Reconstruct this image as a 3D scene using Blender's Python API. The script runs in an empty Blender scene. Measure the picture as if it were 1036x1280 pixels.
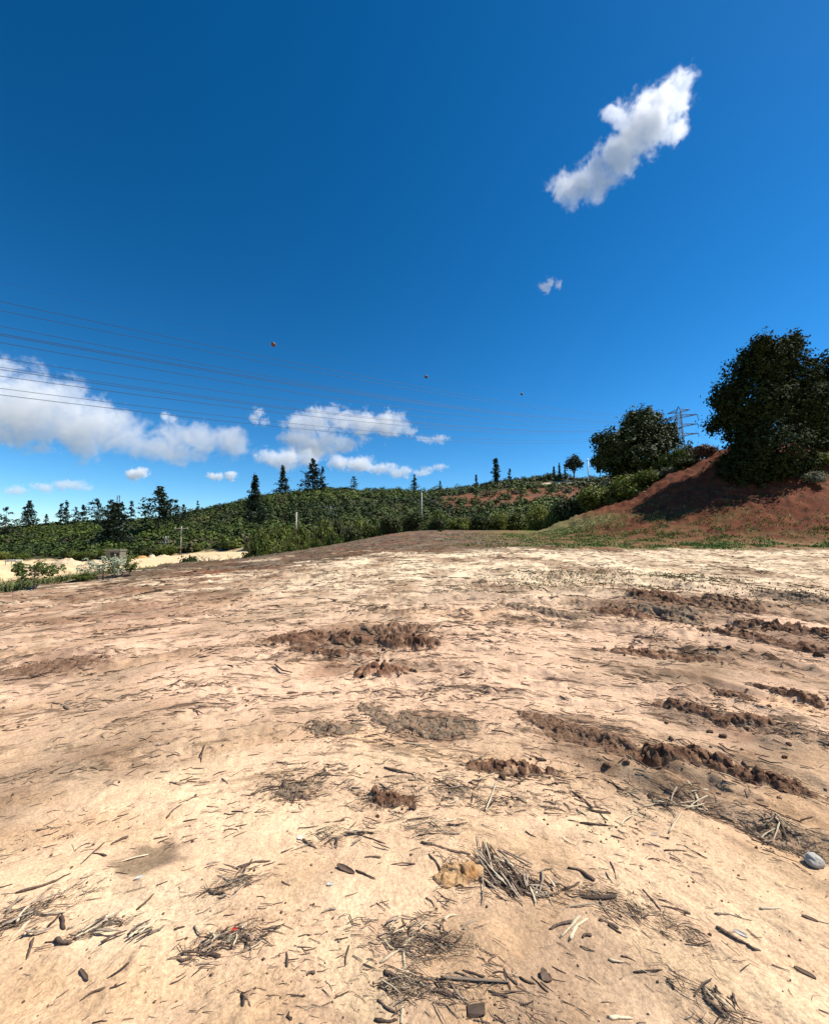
import bpy, bmesh, math, random
import numpy as np
from mathutils import Vector, Matrix

scene = bpy.context.scene
R = math.radians

# ------------------------------------------------------------------ camera, sky, sun
FPX, CX, CY = 540.0, 518.0, 640.0          # focal length and centre in photograph pixels
HORIZON = 680.0
PITCH = math.atan((HORIZON - CY) / FPX)
CAM = Vector((0.0, 0.0, 1.6))
cd = bpy.data.cameras.new('camera')
cam = bpy.data.objects.new('camera', cd)
scene.collection.objects.link(cam)
cam.location = CAM
cam.rotation_euler = (math.pi / 2 + PITCH, 0, 0)
cd.sensor_fit = 'VERTICAL'
cd.sensor_height = 36.0
cd.lens = 36.0 * FPX / 1280.0
cd.clip_start = 0.05
cd.clip_end = 20000
scene.camera = cam

SUN = Vector((0.58, 0.07, 0.80)).normalized()
world = bpy.data.worlds.new('World')
scene.world = world
world.use_nodes = True
wn, wl = world.node_tree.nodes, world.node_tree.links
bg = wn['Background']
sky = wn.new('ShaderNodeTexSky')
sky.sky_type = 'NISHITA'
sky.sun_disc = False
sky.sun_elevation = math.asin(SUN.z)
sky.sun_rotation = math.atan2(SUN.x, SUN.y)
sky.altitude = 1200
sky.air_density = 1.0
sky.dust_density = 0.25
sky.ozone_density = 4.0
gam = wn.new('ShaderNodeGamma'); gam.inputs['Gamma'].default_value = 1.35
hsv = wn.new('ShaderNodeHueSaturation')
hsv.inputs['Hue'].default_value = 0.491
hsv.inputs['Saturation'].default_value = 1.19
hsv.inputs['Value'].default_value = 0.84
wl.new(sky.outputs['Color'], gam.inputs['Color'])
wl.new(gam.outputs['Color'], hsv.inputs['Color'])
wl.new(hsv.outputs['Color'], bg.inputs['Color'])
bg.inputs['Strength'].default_value = 0.07

sl = bpy.data.lights.new('sun', 'SUN')
sl.energy = 5.0
sl.angle = R(0.5)
sl.color = (1.0, 0.95, 0.87)
so = bpy.data.objects.new('sun', sl)
scene.collection.objects.link(so)
so.rotation_euler = SUN.to_track_quat('Z', 'Y').to_euler()
so.location = (20, 15, 40)

scene.view_settings.view_transform = 'Standard'
scene.view_settings.look = 'None'
scene.view_settings.exposure = 0.5
scene.view_settings.gamma = 1.0
scene.view_settings.use_curve_mapping = False
scene.render.engine = 'CYCLES'
scene.cycles.use_denoising = True
scene.cycles.max_bounces = 90
scene.cycles.diffuse_bounces = 2
scene.cycles.glossy_bounces = 2
scene.cycles.transparent_max_bounces = 8
scene.cycles.volume_bounces = 80
scene.cycles.volume_max_steps = 96
scene.cycles.volume_step_rate = 1.0

rng = np.random.default_rng(7)
random.seed(7)

# ------------------------------------------------------------------ helpers
TNAME = {'wood_dark': 'dark', 'wood_grey': 'grey', 'wood_straw': 'pale'}
LANDMARKS = [(-40, 'far left pines'), (60, 'twiggy left pines'), (145, 'grey shed'), (205, 'umbrella pine'), (226, 'tall utility pole'), (275, 'bleached dead branches'),
             (318, 'slender spruce'), (353, 'leaning spruce'), (372, 'pale bare pole'), (395, 'widest spruce'), (442, 'lone ridge tree'), (490, 'grey crest'),
             (527, 'white post'), (560, 'left end of the red cut'), (620, 'column tree'), (660, 'middle of the red cut'), (705, 'lollipop tree'), (780, 'rounded medium tree'), (900, 'red bank')]
def landmark(px):
    return min(LANDMARKS, key=lambda q: abs(q[0] - px))[1]

def ss(a, b, x):
    t = np.clip((np.asarray(x, float) - a) / (b - a), 0, 1)
    return t * t * (3 - 2 * t)

_perm = np.random.default_rng(3).permutation(512)
_perm = np.concatenate([_perm, _perm, _perm])
_ga = np.random.default_rng(4).uniform(0, 2 * np.pi, 512)
_gx, _gy = np.cos(_ga), np.sin(_ga)

def noise(x, y, seed=0):
    x = np.asarray(x, float) + seed * 17.31; y = np.asarray(y, float) + seed * 9.77
    xi = np.floor(x).astype(np.int64); yi = np.floor(y).astype(np.int64)
    xf = x - xi; yf = y - yi
    u = xf * xf * xf * (xf * (xf * 6 - 15) + 10); v = yf * yf * yf * (yf * (yf * 6 - 15) + 10)
    def g(i, j, a, b):
        h = _perm[(_perm[(i) & 511] + j) & 511]
        return _gx[h] * a + _gy[h] * b
    n00 = g(xi, yi, xf, yf); n10 = g(xi + 1, yi, xf - 1, yf)
    n01 = g(xi, yi + 1, xf, yf - 1); n11 = g(xi + 1, yi + 1, xf - 1, yf - 1)
    a = n00 + u * (n10 - n00); b = n01 + u * (n11 - n01)
    return (a + v * (b - a)) * 1.45

def fbm(x, y, oct=4, seed=0, gain=0.5):
    s, a, t = 0.0, 1.0, 0.0
    for k in range(oct):
        s = s + a * noise(x * 2.03 ** k, y * 2.03 ** k, seed + k * 3)
        t += a; a *= gain
    return s / t * 1.25

def ray(px, py):
    u, v = (px - CX) / FPX, (CY - py) / FPX
    c, s = math.cos(PITCH), math.sin(PITCH)
    return Vector((u, c - v * s, s + v * c))

def P(px, py, Y):
    """world point seen at photograph pixel (px, py) at forward distance Y"""
    d = ray(px, py)
    return CAM + d * (Y / d.y)

def link(o):
    scene.collection.objects.link(o)
    return o

def tag(o, label=None, cat=None, group=None, kind=None):
    if label: o['label'] = label
    if cat: o['category'] = cat
    if group: o['group'] = group
    if kind: o['kind'] = kind
    return o

def mesh_np(name, V, F, mat=None, col=None, smooth=False):
    V = np.asarray(V, np.float32).reshape(-1, 3); F = np.asarray(F, np.int32)
    k = F.shape[1]
    me = bpy.data.meshes.new(name)
    me.vertices.add(len(V)); me.vertices.foreach_set('co', V.ravel())
    me.loops.add(F.size); me.loops.foreach_set('vertex_index', F.ravel())
    me.polygons.add(len(F))
    me.polygons.foreach_set('loop_start', np.arange(0, F.size, k, dtype=np.int32))
    if smooth:
        me.polygons.foreach_set('use_smooth', np.ones(len(F), bool))
    me.update(calc_edges=True)
    if col is not None:
        at = me.color_attributes.new('Col', 'FLOAT_COLOR', 'POINT')
        col = np.asarray(col); c4 = np.ones((len(V), 4), np.float32); c4[:, :col.shape[1]] = col
        at.data.foreach_set('color', c4.ravel())
    if mat: me.materials.append(mat)
    return me

def obj(name, me, parent=None, loc=(0, 0, 0)):
    o = bpy.data.objects.new(name, me)
    link(o)
    o.location = loc
    if parent: o.parent = parent
    return o

def empty(name, loc, rz=0.0):
    o = bpy.data.objects.new(name, None)
    link(o); o.location = loc; o.rotation_euler = (0, 0, rz); o.empty_display_size = 0.2
    return o

class MB:
    """collects tubes, boxes and lumps into one mesh"""
    def __init__(s): s.V = []; s.F = []; s.n = 0
    def add(s, V, F):
        s.V.append(np.asarray(V, float)); s.F += [[i + s.n for i in f] for f in F]; s.n += len(V)
    def tube(s, pts, rad, n=6, cap=True):
        pts = [Vector(p) for p in pts]
        if not hasattr(rad, '__len__'): rad = [rad] * len(pts)
        V, F = [], []
        for i, p in enumerate(pts):
            t = (pts[min(i + 1, len(pts) - 1)] - pts[max(i - 1, 0)]).normalized()
            a = t.orthogonal().normalized() if abs(t.z) > .9 else t.cross(Vector((0, 0, 1))).normalized()
            b = t.cross(a)
            for k in range(n):
                w = 2 * math.pi * k / n
                V.append(p + (a * math.cos(w) + b * math.sin(w)) * rad[i])
        for i in range(len(pts) - 1):
            for k in range(n):
                F.append([i * n + k, i * n + (k + 1) % n, (i + 1) * n + (k + 1) % n, (i + 1) * n + k])
        if cap:
            F.append(list(range(n))[::-1]); F.append([(len(pts) - 1) * n + k for k in range(n)])
        s.add([tuple(v) for v in V], F)
    def box(s, c, d):
        x, y, z = c; a, b, e = d[0] / 2, d[1] / 2, d[2] / 2
        V = [(x + i * a, y + j * b, z + k * e) for i in (-1, 1) for j in (-1, 1) for k in (-1, 1)]
        s.add(V, [[0, 1, 3, 2], [4, 6, 7, 5], [0, 4, 5, 1], [2, 3, 7, 6], [0, 2, 6, 4], [1, 5, 7, 3]])
    def build(s, name, mat, smooth=False):
        me = bpy.data.meshes.new(name)
        me.from_pydata([tuple(v) for v in np.concatenate(s.V)], [], s.F)
        if smooth: me.polygons.foreach_set('use_smooth', [True] * len(me.polygons))
        me.materials.append(mat); me.update()
        return me

# ------------------------------------------------------------------ materials
def mat_new(name):
    m = bpy.data.materials.new(name); m.use_nodes = True
    nt = m.node_tree
    return m, nt.nodes, nt.links, nt.nodes['Principled BSDF']

def simple(name, col, rough=0.8, var=0.25, scale=6.0, bump=0.0, rnd=0.0, spec=0.3, metal=0.0):
    m, n, l, b = mat_new(name)
    tc = n.new('ShaderNodeTexCoord'); nz = n.new('ShaderNodeTexNoise')
    nz.inputs['Scale'].default_value = scale; nz.inputs['Detail'].default_value = 5
    l.new(tc.outputs['Object'], nz.inputs['Vector'])
    mr = n.new('ShaderNodeMapRange')
    mr.inputs['From Min'].default_value = .25; mr.inputs['From Max'].default_value = .75
    mr.inputs['To Min'].default_value = 1 - var; mr.inputs['To Max'].default_value = 1 + var
    l.new(nz.outputs['Fac'], mr.inputs['Value'])
    h = n.new('ShaderNodeHueSaturation'); h.inputs['Color'].default_value = (*col, 1)
    if rnd:
        oi = n.new('ShaderNodeObjectInfo'); m2 = n.new('ShaderNodeMapRange')
        m2.inputs['To Min'].default_value = 1 - rnd; m2.inputs['To Max'].default_value = 1 + rnd
        l.new(oi.outputs['Random'], m2.inputs['Value'])
        mu = n.new('ShaderNodeMath'); mu.operation = 'MULTIPLY'
        l.new(mr.outputs['Result'], mu.inputs[0]); l.new(m2.outputs['Result'], mu.inputs[1])
        l.new(mu.outputs[0], h.inputs['Value'])
    else:
        l.new(mr.outputs['Result'], h.inputs['Value'])
    l.new(h.outputs['Color'], b.inputs['Base Color'])
    b.inputs['Roughness'].default_value = rough
    b.inputs['Specular IOR Level'].default_value = spec
    b.inputs['Metallic'].default_value = metal
    if bump:
        bp = n.new('ShaderNodeBump'); bp.inputs['Strength'].default_value = bump; bp.inputs['Distance'].default_value = .02
        l.new(nz.outputs['Fac'], bp.inputs['Height']); l.new(bp.outputs['Normal'], b.inputs['Normal'])
    return m

def leafy_mat(name, col, col2, rough=0.55, trans=0.25, spec=0.35):
    m, n, l, b = mat_new(name)
    tc = n.new('ShaderNodeTexCoord'); nz = n.new('ShaderNodeTexNoise')
    nz.inputs['Scale'].default_value = 1.3; nz.inputs['Detail'].default_value = 6
    l.new(tc.outputs['Object'], nz.inputs['Vector'])
    oi = n.new('ShaderNodeObjectInfo')
    ad = n.new('ShaderNodeMath'); ad.operation = 'MULTIPLY_ADD'
    ad.inputs[1].default_value = 0.5; ad.inputs[2].default_value = -0.25
    l.new(oi.outputs['Random'], ad.inputs[0])
    a2 = n.new('ShaderNodeMath'); a2.operation = 'ADD'; l.new(nz.outputs['Fac'], a2.inputs[0]); l.new(ad.outputs[0], a2.inputs[1])
    mr = n.new('ShaderNodeMapRange'); mr.inputs['From Min'].default_value = .3; mr.inputs['From Max'].default_value = .7
    l.new(a2.outputs[0], mr.inputs['Value'])
    mx = n.new('ShaderNodeMix'); mx.data_type = 'RGBA'
    mx.inputs['A'].default_value = (*col, 1); mx.inputs['B'].default_value = (*col2, 1)
    l.new(mr.outputs['Result'], mx.inputs['Factor'])
    l.new(mx.outputs['Result'], b.inputs['Base Color'])
    b.inputs['Roughness'].default_value = rough
    b.inputs['Specular IOR Level'].default_value = spec
    if trans:
        tr = n.new('ShaderNodeBsdfTranslucent'); l.new(mx.outputs['Result'], tr.inputs['Color'])
        ms = n.new('ShaderNodeMixShader'); ms.inputs[0].default_value = trans
        out = n['Material Output']
        l.new(b.outputs[0], ms.inputs[1]); l.new(tr.outputs[0], ms.inputs[2]); l.new(ms.outputs[0], out.inputs['Surface'])
    return m

def attr_mat(name, rough=0.9, bump=0.0, scale=90.0, var=0.18, spec=0.2, scale2=0.0, bumpd=0.006):
    """colour from the mesh's Col attribute, grained by noise"""
    m, n, l, b = mat_new(name)
    at = n.new('ShaderNodeAttribute'); at.attribute_name = 'Col'
    tc = n.new('ShaderNodeTexCoord'); nz = n.new('ShaderNodeTexNoise')
    nz.inputs['Scale'].default_value = scale; nz.inputs['Detail'].default_value = 6; nz.inputs['Roughness'].default_value = .65
    l.new(tc.outputs['Object'], nz.inputs['Vector'])
    mr = n.new('ShaderNodeMapRange')
    mr.inputs['From Min'].default_value = .25; mr.inputs['From Max'].default_value = .75
    mr.inputs['To Min'].default_value = 1 - var; mr.inputs['To Max'].default_value = 1 + var
    l.new(nz.outputs['Fac'], mr.inputs['Value'])
    h = n.new('ShaderNodeHueSaturation')
    l.new(at.outputs['Color'], h.inputs['Color']); l.new(mr.outputs['Result'], h.inputs['Value'])
    l.new(h.outputs['Color'], b.inputs['Base Color'])
    b.inputs['Roughness'].default_value = rough; b.inputs['Specular IOR Level'].default_value = spec
    if bump:
        bp = n.new('ShaderNodeBump'); bp.inputs['Strength'].default_value = bump; bp.inputs['Distance'].default_value = bumpd
        src = nz.outputs['Fac']
        if scale2:
            n2 = n.new('ShaderNodeTexNoise'); n2.inputs['Scale'].default_value = scale2; n2.inputs['Detail'].default_value = 5
            l.new(tc.outputs['Object'], n2.inputs['Vector'])
            a = n.new('ShaderNodeMath'); a.operation = 'MULTIPLY_ADD'; a.inputs[1].default_value = 2.2
            l.new(n2.outputs['Fac'], a.inputs[0]); l.new(src, a.inputs[2]); src = a.outputs[0]
        l.new(src, bp.inputs['Height']); l.new(bp.outputs['Normal'], b.inputs['Normal'])
    return m

M = {}
def ground_mat():
    m, n, l, b = mat_new('dirt')
    def noise_n(vec, sc, det, rough=.6):
        q = n.new('ShaderNodeTexNoise'); q.inputs['Scale'].default_value = sc; q.inputs['Detail'].default_value = det; q.inputs['Roughness'].default_value = rough
        l.new(vec, q.inputs['Vector']); return q.outputs['Fac']
    def math_n(op, a, b_=None, c=None):
        q = n.new('ShaderNodeMath'); q.operation = op
        for k, v in enumerate((a, b_, c)):
            if v is None: continue
            if isinstance(v, (int, float)): q.inputs[k].default_value = v
            else: l.new(v, q.inputs[k])
        return q.outputs[0]
    def range_n(v, a0, a1, b0, b1):
        q = n.new('ShaderNodeMapRange'); q.interpolation_type = 'SMOOTHSTEP'
        for k, x in zip(('From Min', 'From Max', 'To Min', 'To Max'), (a0, a1, b0, b1)): q.inputs[k].default_value = x
        l.new(v, q.inputs['Value']); return q.outputs['Result']
    def mapped(src, sc):
        q = n.new('ShaderNodeVectorMath'); q.operation = 'MULTIPLY'; q.inputs[1].default_value = sc; l.new(src, q.inputs[0]); return q.outputs[0]
    def mixc(f, a_, b_):
        q = n.new('ShaderNodeMix'); q.data_type = 'RGBA'; l.new(f, q.inputs['Factor']); l.new(a_, q.inputs['A'])
        if isinstance(b_, tuple): q.inputs['B'].default_value = (*b_, 1)
        else: l.new(b_, q.inputs['B'])
        return q.outputs['Result']
    col = n.new('ShaderNodeAttribute'); col.attribute_name = 'Col'
    pol = n.new('ShaderNodeAttribute'); pol.attribute_name = 'pol'
    tc = n.new('ShaderNodeTexCoord')
    fleck_amt = col.outputs['Alpha']
    big = noise_n(mapped(pol.outputs['Vector'], (.9, 2.4, 1)), 1.0, 3)              # where flecks gather
    f1 = noise_n(mapped(pol.outputs['Vector'], (3.2, 15, 1)), 1.0, 5, .62)
    f2 = noise_n(mapped(pol.outputs['Vector'], (11, 40, 1)), 1.0, 4, .6)
    iso = noise_n(tc.outputs['Object'], 75, 6, .65)
    iso2 = noise_n(tc.outputs['Object'], 22, 5)
    iso3 = noise_n(tc.outputs['Object'], 5, 5)
    gat = math_n('MULTIPLY_ADD', big, .75, -.375)
    k1 = math_n('MULTIPLY', range_n(math_n('ADD', f1, gat), .585, .665, 0, 1), fleck_amt)
    k2 = math_n('MULTIPLY', range_n(math_n('MULTIPLY_ADD', gat, .5, f2), .60, .68, 0, .85), fleck_amt)
    iso4 = noise_n(tc.outputs['Object'], 210, 4, .7)
    gr = math_n('MULTIPLY', range_n(iso, .28, .72, .74, 1.22), range_n(iso4, .3, .7, .85, 1.12))
    g3 = range_n(iso3, .3, .7, .90, 1.09)
    h = n.new('ShaderNodeHueSaturation'); l.new(col.outputs['Color'], h.inputs['Color']); l.new(math_n('MULTIPLY', gr, g3), h.inputs['Value'])
    dk = n.new('ShaderNodeHueSaturation'); l.new(col.outputs['Color'], dk.inputs['Color']); dk.inputs['Value'].default_value = .30; dk.inputs['Saturation'].default_value = 1.05
    c1 = mixc(k1, h.outputs['Color'], dk.outputs['Color'])
    c2 = mixc(k2, c1, dk.outputs['Color'])
    pale = math_n('MULTIPLY', range_n(f2, .30, .38, .5, 0), fleck_amt)
    lt = n.new('ShaderNodeHueSaturation'); l.new(col.outputs['Color'], lt.inputs['Color']); lt.inputs['Value'].default_value = 1.25; lt.inputs['Saturation'].default_value = .85
    c3 = mixc(pale, c2, lt.outputs['Color'])
    l.new(c3, b.inputs['Base Color'])
    b.inputs['Roughness'].default_value = .95; b.inputs['Specular IOR Level'].default_value = .1
    hgt = math_n('ADD', math_n('MULTIPLY_ADD', iso2, 2.2, iso), math_n('MULTIPLY', math_n('ADD', k1, k2), 1.6))
    bp = n.new('ShaderNodeBump'); bp.inputs['Strength'].default_value = .55; bp.inputs['Distance'].default_value = .009
    l.new(hgt, bp.inputs['Height']); l.new(bp.outputs['Normal'], b.inputs['Normal'])
    return m
M['ground'] = ground_mat()
M['soil'] = attr_mat('turned_soil', 0.95, 0.8, 60.0, 0.35, 0.15, 18.0, 0.012)
M['litter'] = attr_mat('litter_wood', 0.8, 0, 120.0, 0.30, 0.25)
M['hill_leaf'] = attr_mat('scrub_leaves', 0.7, 0, 1.2, 0.35, 0.25)
M['grass'] = attr_mat('grass_blades', 0.7, 0, 3.0, 0.30, 0.25)
M['bark'] = simple('bark', (.10, .07, .05), .9, .4, 9, .4)
M['wood_dark'] = simple('weathered_wood_dark', (.105, .068, .046), .85, .45, 14, .5, .35)
M['wood_grey'] = simple('weathered_wood_grey', (.33, .25, .175), .85, .40, 14, .4, .35)
M['wood_straw'] = simple('dry_straw_wood', (.56, .45, .29), .75, .25, 14, .3, .2)
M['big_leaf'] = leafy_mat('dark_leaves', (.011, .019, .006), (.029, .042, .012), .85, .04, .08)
M['oak_leaf'] = leafy_mat('oak_leaves', (.026, .042, .012), (.064, .084, .026), .65, .10, .15)
M['bush_leaf'] = leafy_mat('bush_leaves', (.060, .090, .016), (.140, .165, .034), .65, .22, .2)
M['dark_bush'] = leafy_mat('dark_bush_leaves', (.030, .046, .014), (.070, .088, .026), .65, .15, .2)
M['lime_bush'] = leafy_mat('lime_bush_leaves', (.100, .130, .022), (.190, .210, .045), .65, .25, .2)
M['sage_leaf'] = leafy_mat('sage_leaves', (.13, .15, .09), (.20, .21, .13), .7, .15)
M['silver_leaf'] = leafy_mat('silver_leaves', (.05, .085, .025), (.34, .37, .24), .6, .1)
M['pine'] = leafy_mat('pine_needles', (.018, .034, .018), (.034, .055, .026), .6, .08)
M['brown_leaf'] = leafy_mat('dead_leaves', (.11, .06, .035), (.20, .12, .075), .8, .1)
M['steel'] = simple('galvanised_steel', (.11, .09, .09), .55, .15, 3, 0, 0, .5)
M['cable'] = simple('cable', (.03, .035, .045), .5, .1)
M['pole_wood'] = simple('pole_wood', (.36, .33, .27), .8, .2, 3)
M['white_paint'] = simple('white_paint', (.75, .74, .70), .6, .1, 8)
M['pole_pale'] = simple('pale_pole_paint', (.42, .41, .37), .7, .2, 3)
M['ball_red'] = simple('ball_red', (.10, .04, .03), .5, .1)
M['shed_wall'] = simple('shed_wall', (.16, .14, .11), .9, .3, 2)
M['shed_roof'] = simple('shed_roof', (.28, .27, .25), .7, .2, 3)
M['dark_hole'] = simple('dark_door', (.03, .028, .025), .9, .1)
M['red_plastic'] = simple('red_plastic', (.65, .06, .03), .4, .1, 30)
M['stone'] = simple('pale_stone', (.52, .48, .41), .85, .25, 22, .6)
M['heap_orange'] = simple('orange_soil', (.48, .27, .09), .95, .3, 2, .3)
M['heap_pale'] = simple('pale_rubble', (.60, .45, .28), .95, .3, 2, .3)

# ------------------------------------------------------------------ terrain shape
PY = np.array([-50, 5, 8, 10, 16, 22, 28, 36, 45, 52, 70, 90, 900.])
PZ = np.array([0, 0, .16, .35, .85, 1.31, 1.74, 2.42, 3.0, 3.05, 1.9, 1.4, 1.4])
EY = np.array([-50, 12, 18, 24, 30, 36, 42, 50, 60, 900.])
EX = np.array([-11.3, -11.3, -12.3, -12.0, -10.4, -8.4, -6.0, -3.0, -2.5, -2.5])
RU = np.array([-2, -1.1, -.96, -.85, -.75, -.63, -.56, -.48, -.40, -.32, -.22, -.07, .02, .10, .18, .34, .42, .6, 1.2, 2])
RPY = np.array([664, 664, 662, 657, 651, 652, 646, 637, 628, 617, 613, 614, 615, 612, 605, 596, 600, 590, 590, 600.])

def smax(a, b, k):
    h = np.clip(.5 + .5 * (a - b) / k, 0, 1)
    return b + (a - b) * h + k * h * (1 - h)

def edge_x(Y):
    return np.interp(Y, EY, EX) + 0.5 * noise(np.asarray(Y) * .35, 0 * np.asarray(Y), 5)

def field_z(X, Y):
    z = np.interp(Y, PY, PZ)
    f = .30 + .70 * ss(-14, 2, X)
    return z * np.where(Y > 5, f, 1)

def bank_plane(X, Y):
    zc = 9.3 + .45 * (np.minimum(X, 28) - 26) + .08 * np.clip(X - 28, 0, 30) - .5 * np.exp(-((X - 18.5) / 2.5) ** 2)
    f = np.clip((Y - 24.2) / 13.8, 0, 1)
    base = field_z(X, Y) - .3
    pl = base + (zc - base) * f - .35 * np.clip(Y - 38, 0, 14) - 5 * ss(58, 85, Y)
    return pl + .22 * fbm(X * .35, Y * .35, 3, 11)

def macro(X, Y):
    X = np.asarray(X, float); Y = np.asarray(Y, float)
    z = field_z(X, Y)
    low = -2.5 + 2.6 * ss(45, 105, Y) * ss(-80, -33, X) + .12 * fbm(X * .1, Y * .1, 3, 21)
    ex = edge_x(Y)
    w = ss(0, 6, ex - X)
    z = z * (1 - w) + low * w
    z = smax(z, bank_plane(X, Y), .7)
    u = X / np.maximum(Y, 20)
    H = 1.6 + (HORIZON - np.interp(u, RU, RPY)) / FPX * 200
    t = np.clip((Y - 95 - 8 * ss(-.2, -.9, u)) / 105, 0, 1)
    hz = z + (H - z) * (t ** .92)
    und = 1.4 * fbm(X * .035, Y * .035, 3, 31) * ss(0, .25, t) * ss(1.3, .9, Y / 200)
    hz = hz + und
    back = np.maximum(Y - 200, 0)
    hz = hz - np.minimum(back * .22, 22)
    z = np.where(Y > 90, np.maximum(hz, np.where(t < .999, hz, hz)), z)
    return z

MOUND_PITS = []          # (x, y, radius, depth)

def polar(X, Y):
    X2, Y2 = X + .35, Y - .15
    rho = np.hypot(X2, Y2)
    phi = np.arctan2(X2, np.maximum(Y2, -50))
    rho_w = rho + .16 * noise(X * .9, Y * .9, 41) + .35 * noise(X * .22, Y * .22, 42)
    return rho_w, phi * rho * .9

def streaks(X, Y, rho, arc):
    a = fbm(arc * .55, rho * 2.6, 3, 63) + .55 * fbm(arc * 2.0, rho * 8.5, 3, 65) + .35 * noise(X * .35, Y * .35, 58)
    return a

def ruts(X, Y, rho, arc):
    h = 0 * rho; m = 0 * rho
    for r0, w_, d_ in ((2.75, .06, .022), (3.35, .08, .035), (3.7, .06, .03), (4.2, .09, .04), (4.75, .10, .045), (5.3, .10, .05), (6.0, .13, .055), (7.0, .16, .07), (8.0, .18, .07), (9.4, .22, .08), (11, .28, .09), (13, .35, .10)):
        q = (rho + .10 * np.sin(arc * .6 + r0 * 3) + .05 * noise(arc * 1.5, rho * .5, 71) - r0) / w_
        on = ss(-.10, .25, noise(arc * .45, r0 + 0 * rho, 72) + .30 * np.clip(X * .5, -1, 1)) * ss(2.2, 2.6, rho + 0 * X)
        berm = np.exp(-(q - 1.7) ** 2 * 1.2) * (.4 + 1.3 * np.abs(noise(arc * 5, rho * 5, 73)))
        h = h + on * d_ * (-.8 * np.exp(-q * q) + .9 * berm)
        m = m + on * berm * ss(-.1, .3, noise(arc * 1.1, rho * 2, 74))
    return h, np.clip(m, 0, 1)

def relief(X, Y):
    X = np.asarray(X, float); Y = np.asarray(Y, float)
    rho, arc = polar(X, Y)
    far = np.clip(rho / 9, .8, 2.6)
    fade = ss(60, 30, np.hypot(X, Y))
    h = .022 * noise(arc * .30, rho * 1.05, 51)
    r1 = 1 - np.abs(noise(arc * .55, rho * 2.1, 52)) * 2
    h = h + .022 * np.clip(r1, -.5, 1) * far ** .7 * (.55 + .45 * ss(3, 6, rho))
    h = h + .022 * fbm(arc * 1.3, rho * 4.5, 3, 53) * far
    h = h + .016 * fbm(X * 3.1, Y * 3.1, 3, 54)
    cl = np.clip(fbm(X * 6.5, Y * 6.5, 3, 55) - .22, 0, 1)
    dm = ss(-.05, .45, noise(arc * .55, rho * 1.3, 56))
    h = h + .085 * cl * dm * np.clip(rho / 6, .45, 1.8)
    h = h + .004 * fbm(X * 22, Y * 22, 3, 57)
    sm = ss(.10, .55, streaks(X, Y, rho, arc)) * ss(1.6, 3.5, Y)
    h = h + sm * (.030 * np.abs(noise(X * 9, Y * 9, 59)) + .030 * np.abs(noise(X * 4, Y * 4, 60))) * np.clip(rho / 4, .5, 2.2)
    till = ss(17, 22, Y) * ss(7, 3, X)
    h = h + ruts(X, Y, rho, arc)[0]
    h = h + till * (.07 * np.abs(noise(arc * .35, rho * 1.6, 48)) + .06 * fbm(X * 1.5, Y * 1.5, 3, 49))
    for (x, y, r, d) in MOUND_PITS:
        q = ((X - x) ** 2 + (Y - y) ** 2) / (r * r)
        h = h - d * np.exp(-q * 1.5)
    pl = bank_plane(X, Y) - field_z(X, Y)
    bk = ss(0, 1, pl) * ss(12, 16, Y) * ss(80, 60, Y)
    hb = .20 * fbm(X * .8, Y * .8, 4, 44) + .16 * np.abs(noise(X * 1.6 - Y * .9, Y * .8 + X * .5, 45)) + .10 * fbm(X * 2.6, Y * 2.6, 3, 46)
    return h * fade * (1 - .6 * bk) + hb * bk

def ground_z(X, Y):
    return macro(X, Y) + relief(X, Y)

def gz(x, y):
    return float(ground_z(np.array([x]), np.array([y]))[0])

_ts = np.concatenate([np.arange(.8, 12, .01), np.arange(12, 80, .05), np.arange(80, 400, .4)])
def G(px, py, smooth=True):
    """ground point seen at photograph pixel (px, py)"""
    d = ray(px, py)
    Xs, Ys, Zs = d.x / d.y * _ts, _ts, CAM.z + d.z / d.y * _ts
    k = np.argmax(Zs < macro(Xs, Ys))
    x, y = float(Xs[k]), float(Ys[k])
    return Vector((x, y, gz(x, y)))

MOUND_PITS += [(*G(190, 1065).xy, .16, .03), (*G(405, 835).xy, .45, .05), (*G(540, 915).xy, .30, .04), (*G(600, 1180).xy, .14, -.03),
               (*G(540, 1075).xy, .12, -.02)]

# ------------------------------------------------------------------ ground mesh
rs = [.45]
while rs[-1] < 9000:
    r = rs[-1]
    inv = 1 / (max(r, 1.05) ** 2 / 500) + 1 / (r * (.0088 if 17 < r < 48 else .0135))
    if r < 1.22: inv = 1 / .022
    if r > 230: inv = 1 / (r * .07)
    rs.append(r + 1 / inv)
rs = np.array(rs)
core = np.arange(-R(57), R(57), .0031)
rest = np.linspace(R(57), 2 * np.pi - R(57), 90)
th = np.concatenate([core, rest])
NR, NT = len(rs), len(th)
RR, TT = np.meshgrid(rs, th, indexing='ij')
GX = (RR * np.sin(TT)).ravel(); GY = (RR * np.cos(TT)).ravel()
GM = macro(GX, GY)
GZ = GM + relief(GX, GY)

def mix(c, d, w):
    w = np.asarray(w)[:, None]
    return c * (1 - w) + np.asarray(d, float) * w

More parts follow.
